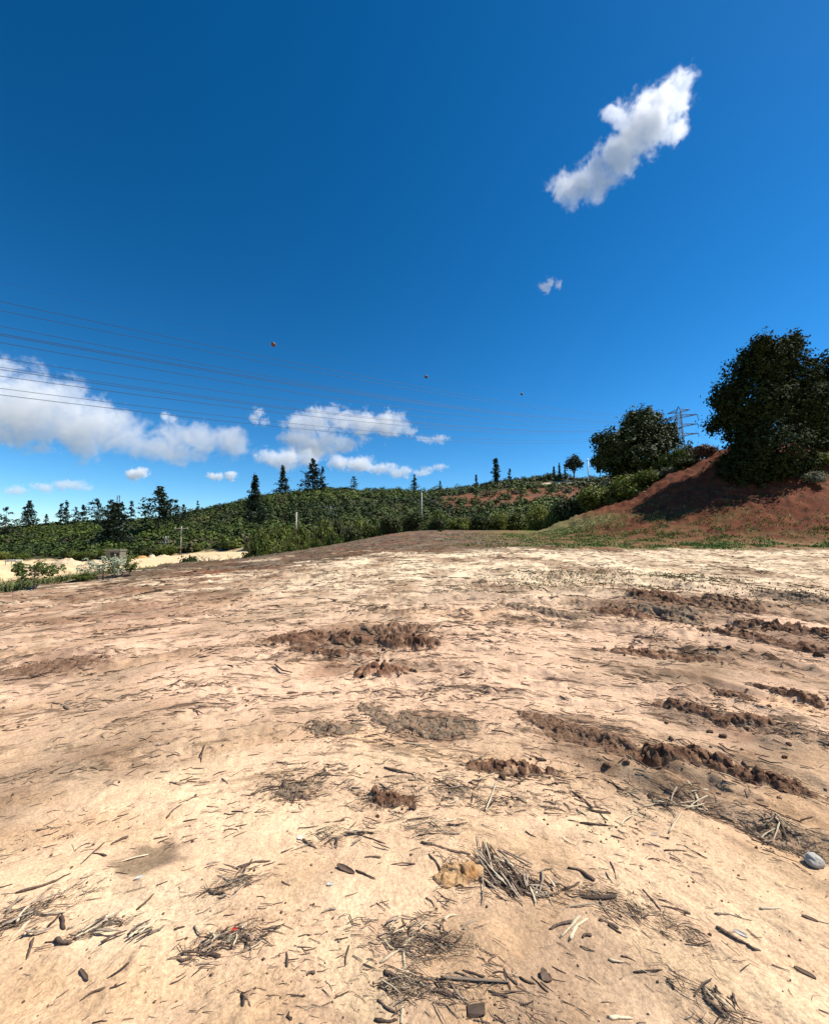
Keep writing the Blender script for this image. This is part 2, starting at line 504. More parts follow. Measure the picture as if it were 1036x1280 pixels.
def ground_col(X, Y, MZ):
    rho, arc = polar(X, Y)
    n1 = fbm(X * .5, Y * .5, 4, 61); n2 = fbm(X * 2.3, Y * 2.3, 4, 62)
    st = fbm(arc * .9, rho * 4.2, 4, 63); st2 = fbm(arc * .35, rho * 1.6, 4, 64)
    st3 = fbm(arc * 2.2, rho * 11, 3, 65)
    c = np.tile(np.array([.71, .475, .290]), (len(X), 1))
    c = mix(c, (.70, .455, .298), ss(2.5, 5, Y) * .8)
    c = mix(c, (.82, .63, .41), ss(7, 13, Y + 2 * n1))
    c = mix(c, (.76, .54, .35), ss(.0, .5, n1) * .8)
    c = mix(c, (.66, .40, .215), ss(.12, .6, st2 + .25 * n2) * .55)          # orange bands
    c = mix(c, (.50, .32, .185), ss(.10, .55, st + .5 * n2) * (.15 + .2 * ss(3.5, 6, Y)) * ss(1.2, 3, Y))
    mid = ss(2.2, 5, Y) * (1 - .35 * ss(9, 15, Y)) 
    sk = streaks(X, Y, rho, arc)
    c = mix(c, (.36, .245, .155), ss(-.02, .40, sk) * (.06 + .26 * ss(4, 7, Y)) * (.5 + ss(-.2, .4, n2)) * ss(2.0, 4.0, Y))
    c = mix(c, (.19, .12, .08), ss(.34, .50, sk) * (.06 + .66 * ss(3.5, 7, Y)) * ss(-.3, .3, n2) * ss(1.8, 4.2, Y))     # dark crumb streaks
    fl = fbm(arc * 1.1, rho * 5.5, 3, 47) + .5 * noise(X * 2.0, Y * 5.0, 43)
    c = mix(c, (.22, .15, .10), ss(.26, .50, fl) * .75 * ss(5, 9, Y))
    c = mix(c, (.27, .18, .12), ss(.34, .62, st3 + .35 * n2) * .4 * (.35 + .65 * mid))
    c = mix(c, (.38, .25, .15), ss(.25, .6, fbm(X * 7, Y * 7, 4, 66)) * .35 * ss(.0, .3, n1 + .2))
    # brown-pink left far part
    lf = ss(-2, -6, X) * ss(5.5, 8.5, Y)
    c = mix(c, (.33, .19, .115), lf * ss(-.35, .20, st2 + .6 * st) * .9)
    c = mix(c, (.23, .14, .088), ruts(X, Y, rho, arc)[1] * .75)
    wx = X + .35 * noise(X * 1.4, Y * 1.4, 33) ; wy = Y + .35 * noise(X * 1.4, Y * 1.4, 34)
    sw = noise(wx * 1.6, wy * 2.6, 35) + .5 * noise(wx * 4.2, wy * 6.5, 36)
    near = ss(4.5, 2.2, Y)
    c = mix(c, (.60, .39, .215), ss(.10, .6, sw) * .6 * near)
    c = mix(c, (.80, .59, .35), ss(.15, .7, -sw) * .55 * near)
    c = mix(c, (.54, .37, .225), ss(.3, .65, fbm(X * 2.8, Y * 2.8, 4, 37)) * .45 * near)
    nf = fbm(X * 8 + Y * 3, Y * 10, 4, 38)
    # damp stains
    for px, py, r, col, a in ((190, 1066, .19, (.24, .165, .10), .95), (25, 1250, .16, (.44, .28, .15), .6), (700, 1150, .28, (.56, .38, .235), .35),
                              (930, 1110, .30, (.56, .39, .23), .4), (860, 1240, .22, (.55, .38, .22), .4), (1000, 1100, .2, (.56, .39, .23), .35),
                              (200, 1150, .3, (.68, .51, .32), .4), (60, 835, .8, (.28, .17, .11), .8), (440, 800, .9, (.33, .20, .13), .75),
                              (540, 905, .42, (.33, .20, .12), .8), (730, 920, .5, (.30, .18, .11), .75), (420, 835, .35, (.40, .22, .13), .6),
                              (880, 900, .5, (.38, .26, .17), .6), (620, 1010, .35, (.54, .36, .22), .4), (1010, 800, 1.0, (.30, .20, .14), .7),
                              (800, 760, 1.3, (.30, .20, .14), .7), (600, 745, 1.2, (.38, .27, .18), .5)):
        g = G(px, py)
        q = np.hypot(X - g.x, Y - g.y) / r
        c = mix(c, col, a * ss(1.15, .45, q + .55 * n2 + .25 * st + .5 * nf))
    # pale hot patch near the far edge
    # grey tilled band towards the crest and along the left rim
    gb = Y + 2.0 * n1 + 3.0 * st2 + 1.5 * st + .62 * np.clip(-X - 1.5, 0, 20) - .25 * np.clip(X, 0, 9) * ss(30, 20, Y)
    wg = ss(17.8, 20.5, gb)
    gcol = mix(np.tile(np.array([.165, .110, .064]), (len(X), 1)), (.24, .105, .055), ss(.05, .45, fbm(X * .16, Y * .4, 3, 67)))
    gcol = mix(gcol, (.10, .072, .050), ss(0, .4, fbm(X * .3, Y * 1.0, 3, 68)) * .85)
    gcol = mix(gcol, (.075, .055, .04), ss(.1, .4, fbm(X * .6, Y * 2.2, 3, 88)) * .8)
    gcol = mix(gcol, (.26, .205, .15), ss(.1, .5, fbm(X * .5, Y * 2.6, 3, 89)) * .7)
    gcol = mix(gcol, (.60, .46, .30), ss(.26, .46, fbm(X * .25, Y * 1.3, 3, 69)) * ss(28, 20, Y) * .9)
    c = c * (1 - wg[:, None]) + gcol * wg[:, None]
    # grass strip at the foot of the bank
    pl = bank_plane(X, Y) - field_z(X, Y)
    wr = ss(3.5, 10.5, X + 3 * n1) * ss(20.8, 22.2, Y + .8 * n2 + .3 * n1)
    c = mix(c, (.25, .13, .065), wr)
    c = mix(c, (.10, .135, .030), wr * ss(-.25, .25, fbm(X * .5, Y * .9, 4, 70)) * .95)
    # bare red bank
    wb = ss(-.5, .5, pl + .6 * n1) * ss(70, 50, Y)
    red = mix(np.tile(np.array([.130, .038, .017]), (len(X), 1)), (.19, .068, .032), ss(-.1, .5, fbm(X * .8 + Y * .6, Y * 1.2, 4, 71)))
    red = mix(red, (.065, .024, .013), ss(.0, .4, fbm(X * 1.6, Y * 2.4, 4, 72)) * .85)
    c = c * (1 - wb[:, None]) + red * wb[:, None]
    gr = wb * ss(.0, .35, fbm(X * .4, Y * .6, 4, 73) + ss(1.4, -.2, pl) * .75 - .08)
    c = mix(c, (.105, .108, .034), gr * .28 * ss(38, 32, Y))
    c = mix(c, (.20, .18, .07), ss(1.6, .2, np.abs(pl - .6)) * ss(31, 34, Y) * ss(60, 45, Y) * .8 * ss(19, 15, X))
    c = mix(c, (.11, .12, .045), ss(38.5, 41, Y) * wb * .85)
    # low sandy plot left
    ex = edge_x(Y)
    w = ss(2.0, 5.0, ex - X) * ss(10, 14, Y)
    plot = mix(np.tile(np.array([.72, .52, .29]), (len(X), 1)), (.56, .40, .23), ss(.1, .6, fbm(X * .06, Y * .2, 4, 74)) * .8)
    c = c * (1 - w[:, None]) + plot * w[:, None]
    c = mix(c, (.17, .15, .07), ss(0, 1.5, ex - X) * ss(5.5, 3.2, ex - X) * ss(10, 14, Y) * ss(-.4, .2, n2 + .2) * .9)
    # hillside
    u = X / np.maximum(Y, 20)
    t = (Y - 95 - 8 * ss(-.2, -.9, u)) / 105
    wh = ss(.0, .03, t + .03 * n1)
    hc = mix(np.tile(np.array([.055, .055, .024]), (len(X), 1)), (.11, .085, .045), ss(.1, .5, fbm(X * .05, Y * .05, 4, 75)))
    cut = ss(.02, .10, u + .04 * n1) * ss(.44, .36, u) * ss(.34, .42, t + .06 * fbm(X * .08, Y * .08, 3, 76)) * ss(.80, .70, t + .05 * n1)
    hc = mix(hc, (.19, .078, .040), cut)
    hc = mix(hc, (.14, .075, .045), cut * ss(0, .4, fbm(X * .15, Y * .1, 3, 77)))
    hc = mix(hc, (.55, .44, .28), ss(.27, .31, u) * ss(.43, .40, u) * ss(.03, .015, np.abs(t - .83)))
    c = c * (1 - wh[:, None]) + hc * wh[:, None]
    return np.clip(c, .01, .85)

GC = ground_col(GX, GY, GM)
_rho, _arc = polar(GX, GY)
_pl = bank_plane(GX, GY) - field_z(GX, GY)
FLECK = (.18 + .82 * ss(1.9, 4.5, GY)) * ss(60, 40, GY) * (1 - .75 * ss(-.2, .6, _pl) * (GY > 12)) * (1 - .8 * ss(2, 5, edge_x(GY) - GX) * (GY > 10))
GC = np.concatenate([GC, FLECK[:, None]], 1)
GPOL = np.stack([_arc, _rho, 0 * _rho], 1).astype(np.float32)
def add_pol(me, pv):
    at = me.attributes.new('pol', 'FLOAT_VECTOR', 'POINT'); at.data.foreach_set('vector', np.ascontiguousarray(pv, np.float32).ravel())
idx = np.arange(NR * NT).reshape(NR, NT)
a = idx[:-1, :]; b = idx[1:, :]
F = np.stack([a, b, np.roll(b, -1, 1), np.roll(a, -1, 1)], -1).reshape(-1, 4)[:, ::-1]
fx = GX[F].mean(1) if False else GX[F[:, 0]]; fy = GY[F[:, 0]]
zone = np.zeros(len(F), int)
pl_f = bank_plane(fx, fy) - field_z(fx, fy)
zone[(pl_f > .3) & (fy > 15) & (fy < 92)] = 1
zone[(edge_x(fy) - fx > 4.0) & (fy < 100)] = 2
zone[fy >= 97] = 3
for z, name in enumerate(('dirt_field', 'embankment', 'sand_plot', 'hillside')):
    f = F[zone == z]
    used, inv = np.unique(f, return_inverse=True)
    me = mesh_np(name, np.stack([GX, GY, GZ], 1)[used], inv.reshape(-1, 4), M['ground'], GC[used], True)
    add_pol(me, GPOL[used])
    o = obj(name, me); tag(o, kind='structure')
# small disc under the camera closes the sheet
c0 = idx[0]
Vc = np.concatenate([np.stack([GX, GY, GZ], 1)[c0], [[0, 0, gz(0, 0)]]])
Fc = np.array([[len(c0), (k + 1) % len(c0), k] for k in range(len(c0))])
me = mesh_np('dirt_patch', Vc, Fc, M['ground'], np.tile([.71, .475, .290], (len(Vc), 1)), True)
tag(obj('dirt_patch', me), kind='structure')

# ------------------------------------------------------------------ foliage builders
def leaf_quads(C, N, size, r, fold=.25, slim=.5, jit=.55):
    """one folded leaf per centre C, facing roughly N"""
    n = len(C)
    N = N + r.normal(0, jit, (n, 3)); N /= np.linalg.norm(N, axis=1)[:, None] + 1e-9
    A = r.normal(0, 1, (n, 3)); A -= (A * N).sum(1)[:, None] * N; A /= np.linalg.norm(A, axis=1)[:, None] + 1e-9
    B = np.cross(N, A)
    L = (size * r.uniform(.65, 1.35, n))[:, None]; W = L * slim
    V = np.stack([C - A * L * .5, C + B * W * .5 + N * L * fold * .5, C + A * L * .5, C - B * W * .5 + N * L * fold * .5], 1)
    return V.reshape(-1, 3), np.arange(4 * n).reshape(n, 4)

def crown_np(blobs, nclus, per, sig, size, seed, slim=.5, shell=.45, up=.35):
    """clusters of leaves through the outer part of a set of blobs (x, y, z, r[, zscale])"""
    r = np.random.default_rng(seed)
    B = np.array([(*q[:4], q[4] if len(q) > 4 else 1.0) for q in blobs], float)
    pr = B[:, 3] ** 2; k = r.choice(len(B), nclus, p=pr / pr.sum())
    d = r.normal(0, 1, (nclus, 3)); d /= np.linalg.norm(d, axis=1)[:, None]
    rad = B[k, 3] * (1 - shell * r.random(nclus) ** 1.6) * r.uniform(.85, 1.1, nclus)
    cc = B[k, :3] + d * rad[:, None] * np.stack([np.ones(nclus), np.ones(nclus), B[k, 4]], 1)
    C = np.repeat(cc, per, 0) + r.normal(0, 1, (nclus * per, 3)) * np.repeat(sig * r.uniform(.6, 1.4, nclus), per)[:, None]
    N = np.repeat(d, per, 0) + np.array([0, 0, up])
    return leaf_quads(C, N, size, r, slim=slim)

def limbs(blobs, base, r0, seed, n=7, name='trunk', mat=None, twigs=0):
    r = random.Random(seed)
    mb = MB(); base = Vector(base)
    top = max(b[2] for b in blobs)
    fork = base + Vector((r.uniform(-.1, .1), r.uniform(-.1, .1), 1)) * ((top - base.z) * .3)
    mb.tube([base - Vector((0, 0, .25)), base.lerp(fork, .5) + Vector((r.uniform(-.1, .1) * r0 * 4, 0, 0)), fork], [r0 * 1.25, r0, r0 * .8], 8)
    for b in sorted(blobs, key=lambda q: -q[3])[:n]:
        e = Vector(b[:3]); m = fork.lerp(e, .5) + Vector((r.uniform(-.3, .3), r.uniform(-.3, .3), r.uniform(0, .4))) * r0 * 3
        mb.tube([fork, m, e], [r0 * .6, r0 * .35, r0 * .1], 6)
    return mb.build(name, mat or M['bark'], True)

def wild_blobs(seed, n, w, h, rr=(.28, .5)):
    r = random.Random(seed); out = []
    for k in range(n):
        a = r.uniform(0, 6.28); q = math.sqrt(r.random()) * .62
        z = r.uniform(.25, .8) * (1 - q * .45)
        out.append((math.cos(a) * q * w / 2, math.sin(a) * q * w / 2, z * h, r.uniform(*rr) * min(w, h * 1.5) / 2, .85))
    out.append((0, 0, h * .55, .5 * min(w, h) / 2 * 1.1))
    return out

# bush prototypes, unit size about 1 m wide and 1 m high
BUSH = []
for k in range(6):
    bl = wild_blobs(100 + k, 8, .95, .85, (.30, .5))
    V, Fq = crown_np(bl, 240, 12, .05, .085, 200 + k, .5, .6)
    V[:, 2] = np.maximum(V[:, 2], .01)
    sb = MB(); r = random.Random(k)
    for j in range(9):
        e = Vector((r.uniform(-.4, .4), r.uniform(-.4, .4), r.uniform(.4, .8)))
        sb.tube([(0.05 * r.uniform(-1, 1), .05 * r.uniform(-1, 1), -.08), e * .5 + Vector((0, 0, .05)), e], [.018, .012, .004], 5)
    BUSH.append((V, Fq, sb.build('stems', M['bark'], True)))
_bm = {}
def bush_mesh(k, mat):
    if (k, mat) not in _bm:
        _bm[(k, mat)] = mesh_np('foliage', BUSH[k][0], BUSH[k][1], M[mat])
    return _bm[(k, mat)]

def bush(px, base, top, wpx, Y, mat, label, cat='bush', group=None, name='bush', k=None, sink=.0, depth=None):
    g = P(px, base, Y)
    z = gz(g.x, g.y)
    w = wpx * Y / FPX
    h = max((P(px, top, Y).z - z) * 1.04, .38 * w)
    o = empty(name, (g.x, g.y, z - sink), random.uniform(0, 6.28))
    k = random.randrange(6) if k is None else k
    obj('foliage', bush_mesh(k, mat), o); obj('stems', BUSH[k][2], o)
    o.scale = (w, depth or w, h)
    tag(o, label, cat, group)
    return o

# ------------------------------------------------------------------ big trees on the right
def px_blobs(L, Y, base, dj=.6, seed=0):
    r = random.Random(seed); out = []
    for (x, y, rr) in L:
        rad = rr * Y / FPX; p = P(x, y, Y + r.uniform(-dj, dj) * rad)
        out.append((p.x - base[0], p.y - base[1], p.z - base[2], rad))
    return out

def ragged(blobs, n, seed, rr=(.35, .8)):
    r = random.Random(seed); out = list(blobs)
    for _ in range(n):
        b = r.choice(blobs); d = Vector((r.gauss(0, 1), r.gauss(0, 1), r.gauss(0, 1))).normalized()
        q = Vector(b[:3]) + d * b[3] * r.uniform(.8, 1.05)
        out.append((q.x, q.y, q.z, r.uniform(*rr)))
    return out

def tree(name, label, base, blobs, nclus, per, sig, size, mat, r0, seed, group=None, slim=.5, cat='tree', shell=.45):
    o = empty(name, base)
    if size < .5: blobs_l = ragged(blobs, 45, seed)
    else: blobs_l = blobs
    V, Fq = crown_np(blobs_l, nclus, per, sig, size, seed, slim, shell)
    obj('crown', mesh_np('crown', V, Fq, M[mat]), o)
    obj('trunk', limbs(blobs, (0, 0, 0), r0, seed), o)
    tag(o, label, cat, group)
    return o

def gp(px, py, Y):
    p = P(px, py, Y); return Vector((p.x, p.y, gz(p.x, p.y)))

b = gp(948, 600, 34.5)
L = [(962, 452, 33), (930, 462, 28), (908, 487, 22), (945, 505, 45), (988, 468, 38), (1000, 505, 45), (915, 520, 26), (935, 550, 34), (965, 560, 48),
     (930, 590, 30), (960, 600, 40), (985, 590, 36), (905, 497, 18), (975, 440, 22), (950, 436, 18)]
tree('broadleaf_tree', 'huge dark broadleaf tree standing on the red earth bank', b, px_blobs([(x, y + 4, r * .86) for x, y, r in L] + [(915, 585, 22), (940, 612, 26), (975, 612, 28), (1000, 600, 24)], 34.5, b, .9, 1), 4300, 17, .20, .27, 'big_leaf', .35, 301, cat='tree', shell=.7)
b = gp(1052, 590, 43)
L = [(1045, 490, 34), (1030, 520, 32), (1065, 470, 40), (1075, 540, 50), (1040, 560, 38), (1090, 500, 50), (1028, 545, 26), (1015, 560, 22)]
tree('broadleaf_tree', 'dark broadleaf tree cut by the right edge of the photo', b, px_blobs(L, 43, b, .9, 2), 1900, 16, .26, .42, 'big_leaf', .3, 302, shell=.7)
b = gp(795, 603, 46)
L = [(805, 535, 24), (788, 545, 24), (768, 555, 22), (757, 575, 17), (775, 580, 24), (800, 570, 30), (820, 560, 18), (830, 540, 12), (822, 580, 18),
     (760, 550, 12), (808, 522, 14), (835, 548, 9), (795, 592, 22)]
tree('broadleaf_tree', 'rounded medium tree on top of the bank, left of the lattice tower', b, px_blobs(L, 46, b, .9, 3), 1700, 15, .22, .38, 'oak_leaf', .22, 303, shell=.7)

# ------------------------------------------------------------------ bushes of the middle distance
GB = 'bushes along the far edge of the field'
FRONT = [  # px, base, top, width, Y, mat, label
    (320, 688, 652, 40, 44, 'bush_leaf', 'tall bush at the left end of the bush row, above the sand plot'),
    (348, 684, 662, 34, 42, 'bush_leaf', 'low green bush sloping down beside the small round bush'),
    (365, 681, 655, 34, 43, 'lime_bush', 'leafy green bush in front of the pale pole'),
    (398, 674, 652, 24, 44, 'lime_bush', 'small rounded bush right of the pale pole'),
    (418, 671, 646, 30, 45, 'lime_bush', 'rounded green bush at the left of the grey crest'),
    (440, 669, 644, 34, 46, 'dark_bush', 'dark rounded bush on the grey crest, third from the pale pole'),
    (463, 667, 648, 26, 47, 'bush_leaf', 'short bush in a dip of the bush row on the crest'),
    (490, 664, 634, 34, 48, 'dark_bush', 'dark bush on the crest just left of the white post'),
    (518, 663, 630, 36, 50, 'dark_bush', 'dense dark bush directly under the white post'),
    (547, 668, 644, 28, 47, 'dark_bush', 'bush right of the white post, forward of the row'),
    (574, 666, 641, 34, 49, 'lime_bush', 'bush below the left end of the red cut slope'),
    (600, 666, 636, 38, 49, 'dark_bush', 'broad dark bush below the red cut slope'),
    (626, 665, 634, 30, 49, 'lime_bush', 'green bush beneath the middle of the red cut slope'),
    (645, 664, 632, 34, 50, 'bush_leaf', 'spreading green bush between the red cut and the field'),
    (672, 660, 626, 36, 48, 'lime_bush', 'yellow green leafy bush left of the dark bush mass'),
    (692, 658, 624, 28, 46, 'lime_bush', 'yellow green bush touching the dark bush mass'),
    (712, 654, 607, 44, 41, 'dark_bush', 'very dark upright bush at the foot of the bank ridge'),
    (737, 645, 593, 48, 43, 'dark_bush', 'dark tall bush left of the rounded medium tree'),
    (748, 644, 596, 56, 39.5, 'lime_bush', 'bright green bush beside the very dark upright bush'),
    (778, 632, 586, 60, 39.5, 'lime_bush', 'bright green bush on the slope below the medium tree'),
    (804, 617, 580, 50, 39.5, 'bush_leaf', 'leafy bush under the crown of the medium tree'),
    (818, 606, 582, 36, 40, 'dark_bush', 'dark bush right below the trunk of the medium tree'),
    (836, 598, 582, 36, 39.5, 'sage_leaf', 'grey green low bush on the ridge of the red bank'),
    (842, 590, 546, 34, 41, 'bush_leaf', 'green bush in front of the lattice tower'),
    (862, 588, 541, 36, 42, 'dark_bush', 'tall dark bush right of the lattice tower'),
    (880, 582, 550, 36, 39, 'brown_leaf', 'dead brown bush on the ridge beside the huge tree'),
    (858, 592, 566, 38, 39, 'dark_bush', 'low dark bush in front of the dead brown bush'),
    (1002, 622, 576, 44, 33, 'dark_bush', 'dark undergrowth bush right of the huge tree trunk'),
    (1030, 622, 560, 44, 33.5, 'bush_leaf', 'green bush at the right edge below the cut off tree'),
    (1018, 634, 584, 30, 31, 'sage_leaf', 'grey green low bush on the bank at the right edge'),
    (985, 622, 570, 34, 32.5, 'dark_bush', 'low black green bush in the shade of the huge tree'),
    (915, 606, 578, 36, 36, 'dark_bush', 'shaded bush hugging the left foot of the huge tree'),
    (1022, 606, 545, 60, 38, 'dark_bush', 'tall dark bush filling the gap between the huge tree and the right edge'),
    (1044, 612, 562, 46, 36, 'dark_bush', 'dark bush cut by the right edge under the cut off tree'),
    (323, 691, 678, 13, 36, 'dark_bush', 'small ball shaped dark bush standing alone by the sand plot'),
    (551, 673, 663, 9, 40, 'bush_leaf', 'tiny lone shrub on the grey dirt in front of the bush row'),
    (236, 703, 687, 34, 27, 'dark_bush', 'low dark bush at the left rim next to pale dead branches'),
    (290, 693, 686, 16, 31, 'dark_bush', 'small squat bush right of the pale dead branches'),
    (105, 742, 731, 30, 14.5, 'bush_leaf', 'low weed clump between the two pale leaved saplings'),
]
for (px, base, top, w, Y, mat, lab) in FRONT:
    bush(px, base, top, w, Y, mat, lab, group=GB if Y > 40 and px < 830 else None)

# extra bushes behind the row, one by one
k = 0
for px in range(330, 720, 17):
    Y = random.uniform(58, 78)
    x = px + random.uniform(-8, 8)
    k += 1
    g = P(x, 660, Y); z = gz(g.x, g.y)
    top = np.interp(x, [330, 400, 520, 600, 720], [652, 640, 632, 634, 618]) + random.uniform(-4, 8)
    bush(x, 660, top, (random.uniform(39, 48) if k % 2 else random.uniform(26, 33)), Y, random.choice(['bush_leaf', 'dark_bush', 'bush_leaf']),
         f'{"broad" if k % 2 else "slim"} dark bush behind the crest row, below the {landmark(x)}', group='second row of bushes behind the crest')

# ------------------------------------------------------------------ saplings at the left rim
def sapling(px, base, top, wpx, nleaf, mat, label, Y, bare=.25, seed=1, lsize=.06, nbr=14):
    g = gp(px, base, Y)
    h = P(px, top, Y).z - g.z; w = wpx * Y / FPX
    r = random.Random(seed); mb = MB(); tips = []
    o = empty('sapling', g)
    mb.tube([(0, 0, -.05), (.03, 0, h * .45), (.0, .02, h * .8)], [.018, .013, .006], 6)
    for k in range(nbr):
        z0 = h * r.uniform(bare, .75); a = r.uniform(0, 6.28); q = w / 2 * r.uniform(.5, 1)
        e = Vector((math.cos(a) * q, math.sin(a) * q, min(z0 + h * r.uniform(.1, .4), h)))
        mid = Vector((0, 0, z0)).lerp(e, .5) + Vector((0, 0, -.03))
        mb.tube([(0.01, 0, z0), mid, e], [.010, .007, .003], 5)
        tips += [mid.lerp(e, r.uniform(0, 1.1)) for _ in range(nleaf // nbr)]
    obj('branches', mb.build('branches', M['bark'], True), o)
    C = np.array([tuple(t) for t in tips]) + np.random.default_rng(seed).normal(0, .05, (len(tips), 3))
    V, Fq = leaf_quads(C, np.tile([0, -.3, .8], (len(C), 1)), lsize, np.random.default_rng(seed), slim=.6)
    obj('leaves', mesh_np('leaves', V, Fq, M[mat]), o)
    tag(o, label, 'sapling', None)
sapling(41, 745, 699, 62, 700, 'bush_leaf', 'thin sparse sapling at the far left of the field rim', 12.6, .35, 3, .095, 18)
sapling(128, 735, 697, 56, 1000, 'silver_leaf', 'pale leaved young shrub leaning over the field rim', 15.0, .2, 4, .075, 20)
sapling(152, 730, 695, 44, 1100, 'bush_leaf', 'denser green leafy shrub right beside the leaning young shrub', 16.0, .15, 5, .075, 20)

# dead pale branches
def dead_branches(px, base, Y, w, h, label, seed):
    g = gp(px, base, Y); r = random.Random(seed)
    o = empty('dead_shrub', g)
    for k in range(11):
        mb = MB(); a = r.uniform(0, 6.28); q = r.uniform(.3, 1) * w / 2
        e = Vector((math.cos(a) * q, math.sin(a) * q, h * r.uniform(.5, 1)))
        mb.tube([(r.uniform(-.1, .1), 0, -.05), e * .5 + Vector((0, 0, .1 * r.uniform(-1, 1))), e], [.045, .032, .012], 6)
        for j in range(2):
            s = e * r.uniform(.45, .8); mb.tube([s, s + Vector((r.uniform(-.3, .3), r.uniform(-.2, .2), r.uniform(.05, .3)))], [.02, .006], 5)
        obj('branch', mb.build('branch', M['wood_straw'], True), o)
    tag(o, label, 'dead shrub')
dead_branches(262, 702, 26, 1.7, .8, 'bleached dead branches sprawled on the left rim beside a low dark bush', 5)

# ------------------------------------------------------------------ conifers and skyline trees
def conifer_np(h, w, seed, tiers=14, bare=.05, droop=.2, per=20, size=None, crown='cone', gap=.0):
    r = np.random.default_rng(seed); C, N = [], []
    size = size or max(h * .075, .45)
    mb = MB(); mb.tube([(0, 0, -.3), (0, 0, h * .5), (0, 0, h * .98)], [h * .018, h * .012, h * .003], 6)
    for k in range(tiers):
        f = k / (tiers - 1); z = h * (bare + (1 - bare) * f)
        if crown == 'cone': R_ = w / 2 * (1 - f) ** .8 + .02 * w
        elif crown == 'umbrella': R_ = w / 2 * math.sin(math.pi * min(1, .25 + f * .72)) ** .8
        else: R_ = w / 2 * (math.sin(math.pi * (.12 + .86 * f)) ** .6)
        R_ *= r.uniform(.72, 1.18)
        nb = max(4, int(8 * (1 - .45 * f)))
        a0 = r.uniform(0, 6.28)
        for j in range(nb):
            a = a0 + j * 6.28 / nb + r.normal(0, .5); q = R_ * r.uniform(.45, 1.2)
            if r.random() < gap: continue
            zb = z + r.normal(0, .35) * h / tiers
            s = np.linspace(.12, 1, per) ** .8
            x = np.cos(a) * q * s; y = np.sin(a) * q * s; zz = zb - droop * q * s ** 1.5 + .12 * q * s
            c = np.stack([x, y, zz], 1) + r.normal(0, size * .35, (per, 3)); C.append(c); N.append(np.tile([0, 0, 1.], (per, 1)))
            mb.tube([(0, 0, z), (x[-1] * .8, y[-1] * .8, zz[-1])], [h * .006, h * .002], 4, False)
    C = np.concatenate(C); N = np.concatenate(N)
    V, Fq = leaf_quads(C, N, size, r, slim=.6)
    return V, Fq, mb.build('trunk', M['bark'], True)

def conifer(px, base, top, wpx, Y, label, seed, group=None, mat='pine', name='pine_tree', cat='pine tree', **kw):
    g = P(px, base, Y); z = gz(g.x, g.y)
    h = P(px, top, Y).z - z; w = wpx * 1.15 * Y / FPX
    if h < .8: h = .8
    o = empty(name, (g.x, g.y, z), random.uniform(0, 6.28))
    V, Fq, tr = conifer_np(h, w, seed, **kw)
    obj('crown', mesh_np('crown', V, Fq, M[mat]), o); obj('trunk', tr, o)
    return tag(o, label, cat, group)

GT = 'trees on the skyline of the hill'
conifer(7, 662, 636, 32, 170, 'dark pine half cut by the left edge of the photo', 1, GT, tiers=9, crown='oval', gap=.25)
conifer(36, 655, 629, 33, 185, 'broad dark conifer on the left skyline with a full cone crown', 2, GT, tiers=12, per=22)
conifer(58, 652, 643, 10, 190, 'very small conifer in the gap right of the broad cone', 3, GT, tiers=7)
conifer(76, 650, 631, 13, 190, 'thin twiggy pine on the left skyline, left of a pair', 4, GT, tiers=9, gap=.4, crown='oval')
conifer(83, 648, 629, 11, 186, 'thin twiggy pine with bare top near the left skyline pair', 5, GT, tiers=9, gap=.45)
conifer(95, 647, 636, 17, 188, 'short bushy pine between the twiggy pair and the wide pine', 6, GT, tiers=7, crown='oval')
conifer(104, 647, 632, 14, 192, 'short pointed pine left of the wide dark pine', 7, GT, tiers=7)
conifer(121, 650, 626, 27, 180, 'wide dark pine on the skyline left of the mast', 8, GT, tiers=9, crown='oval', per=22)
conifer(138, 655, 627, 22, 175, 'dark pine directly behind the thin mast', 9, GT, tiers=9, crown='oval', per=22)
conifer(152, 652, 630, 18, 180, 'dark round topped pine right of the thin mast', 10, GT, tiers=8, crown='oval', per=22)
conifer(164, 650, 628, 13, 180, 'pointed open pine between the mast and the umbrella pine', 11, GT, tiers=8, gap=.2)
conifer(142, 693, 632, 52, 118, 'tall layered conifer low on the hill behind the grey shed', 12, None, tiers=13, per=30, droop=.15, bare=.15)
conifer(198, 668, 613, 40, 150, 'prominent umbrella shaped pine left of the hill slope', 13, GT, tiers=10, crown='umbrella', per=26, bare=.38, gap=.12)
conifer(182, 660, 640, 20, 155, 'low dark pine at the left shoulder of the umbrella pine', 14, GT, tiers=7, crown='oval')
conifer(219, 655, 628, 15, 155, 'small dark pine at the right shoulder of the umbrella pine', 15, GT, tiers=7, crown='oval', gap=.2)
conifer(229, 650, 633, 9, 165, 'slim little pine right of the umbrella pine group', 16, GT, tiers=6, crown='oval')
conifer(247, 636, 628, 7, 198, 'tiny conifer where the hill ridge begins to climb', 17, GT, tiers=6)
conifer(318, 640, 597, 24, 150, 'slender spruce above the tall bush', 18, GT, tiers=13, droop=.1)
conifer(327, 664, 634, 18, 130, 'dark cypress like tree below the slender spruce', 19, None, tiers=11, crown='oval', per=24)
conifer(312, 664, 640, 18, 132, 'dark dense tree left below the slender spruce', 20, None, tiers=10, crown='oval', per=24)
conifer(353, 614, 584, 21, 198, 'leaning thin spruce on the ridge between two larger spruces', 21, GT, tiers=12, gap=.15, droop=.05)
conifer(391, 613, 576, 36, 198, 'widest spruce on the ridge, right of the leaning spruce', 22, GT, tiers=12, per=22, droop=.02)
conifer(403, 613, 586, 12, 200, 'sparse pine touching the right side of the widest spruce', 23, GT, tiers=9, gap=.45, droop=-.2)
conifer(442, 611, 597, 13, 200, 'small pointed tree alone on the ridge', 24, GT, tiers=8, crown='oval')
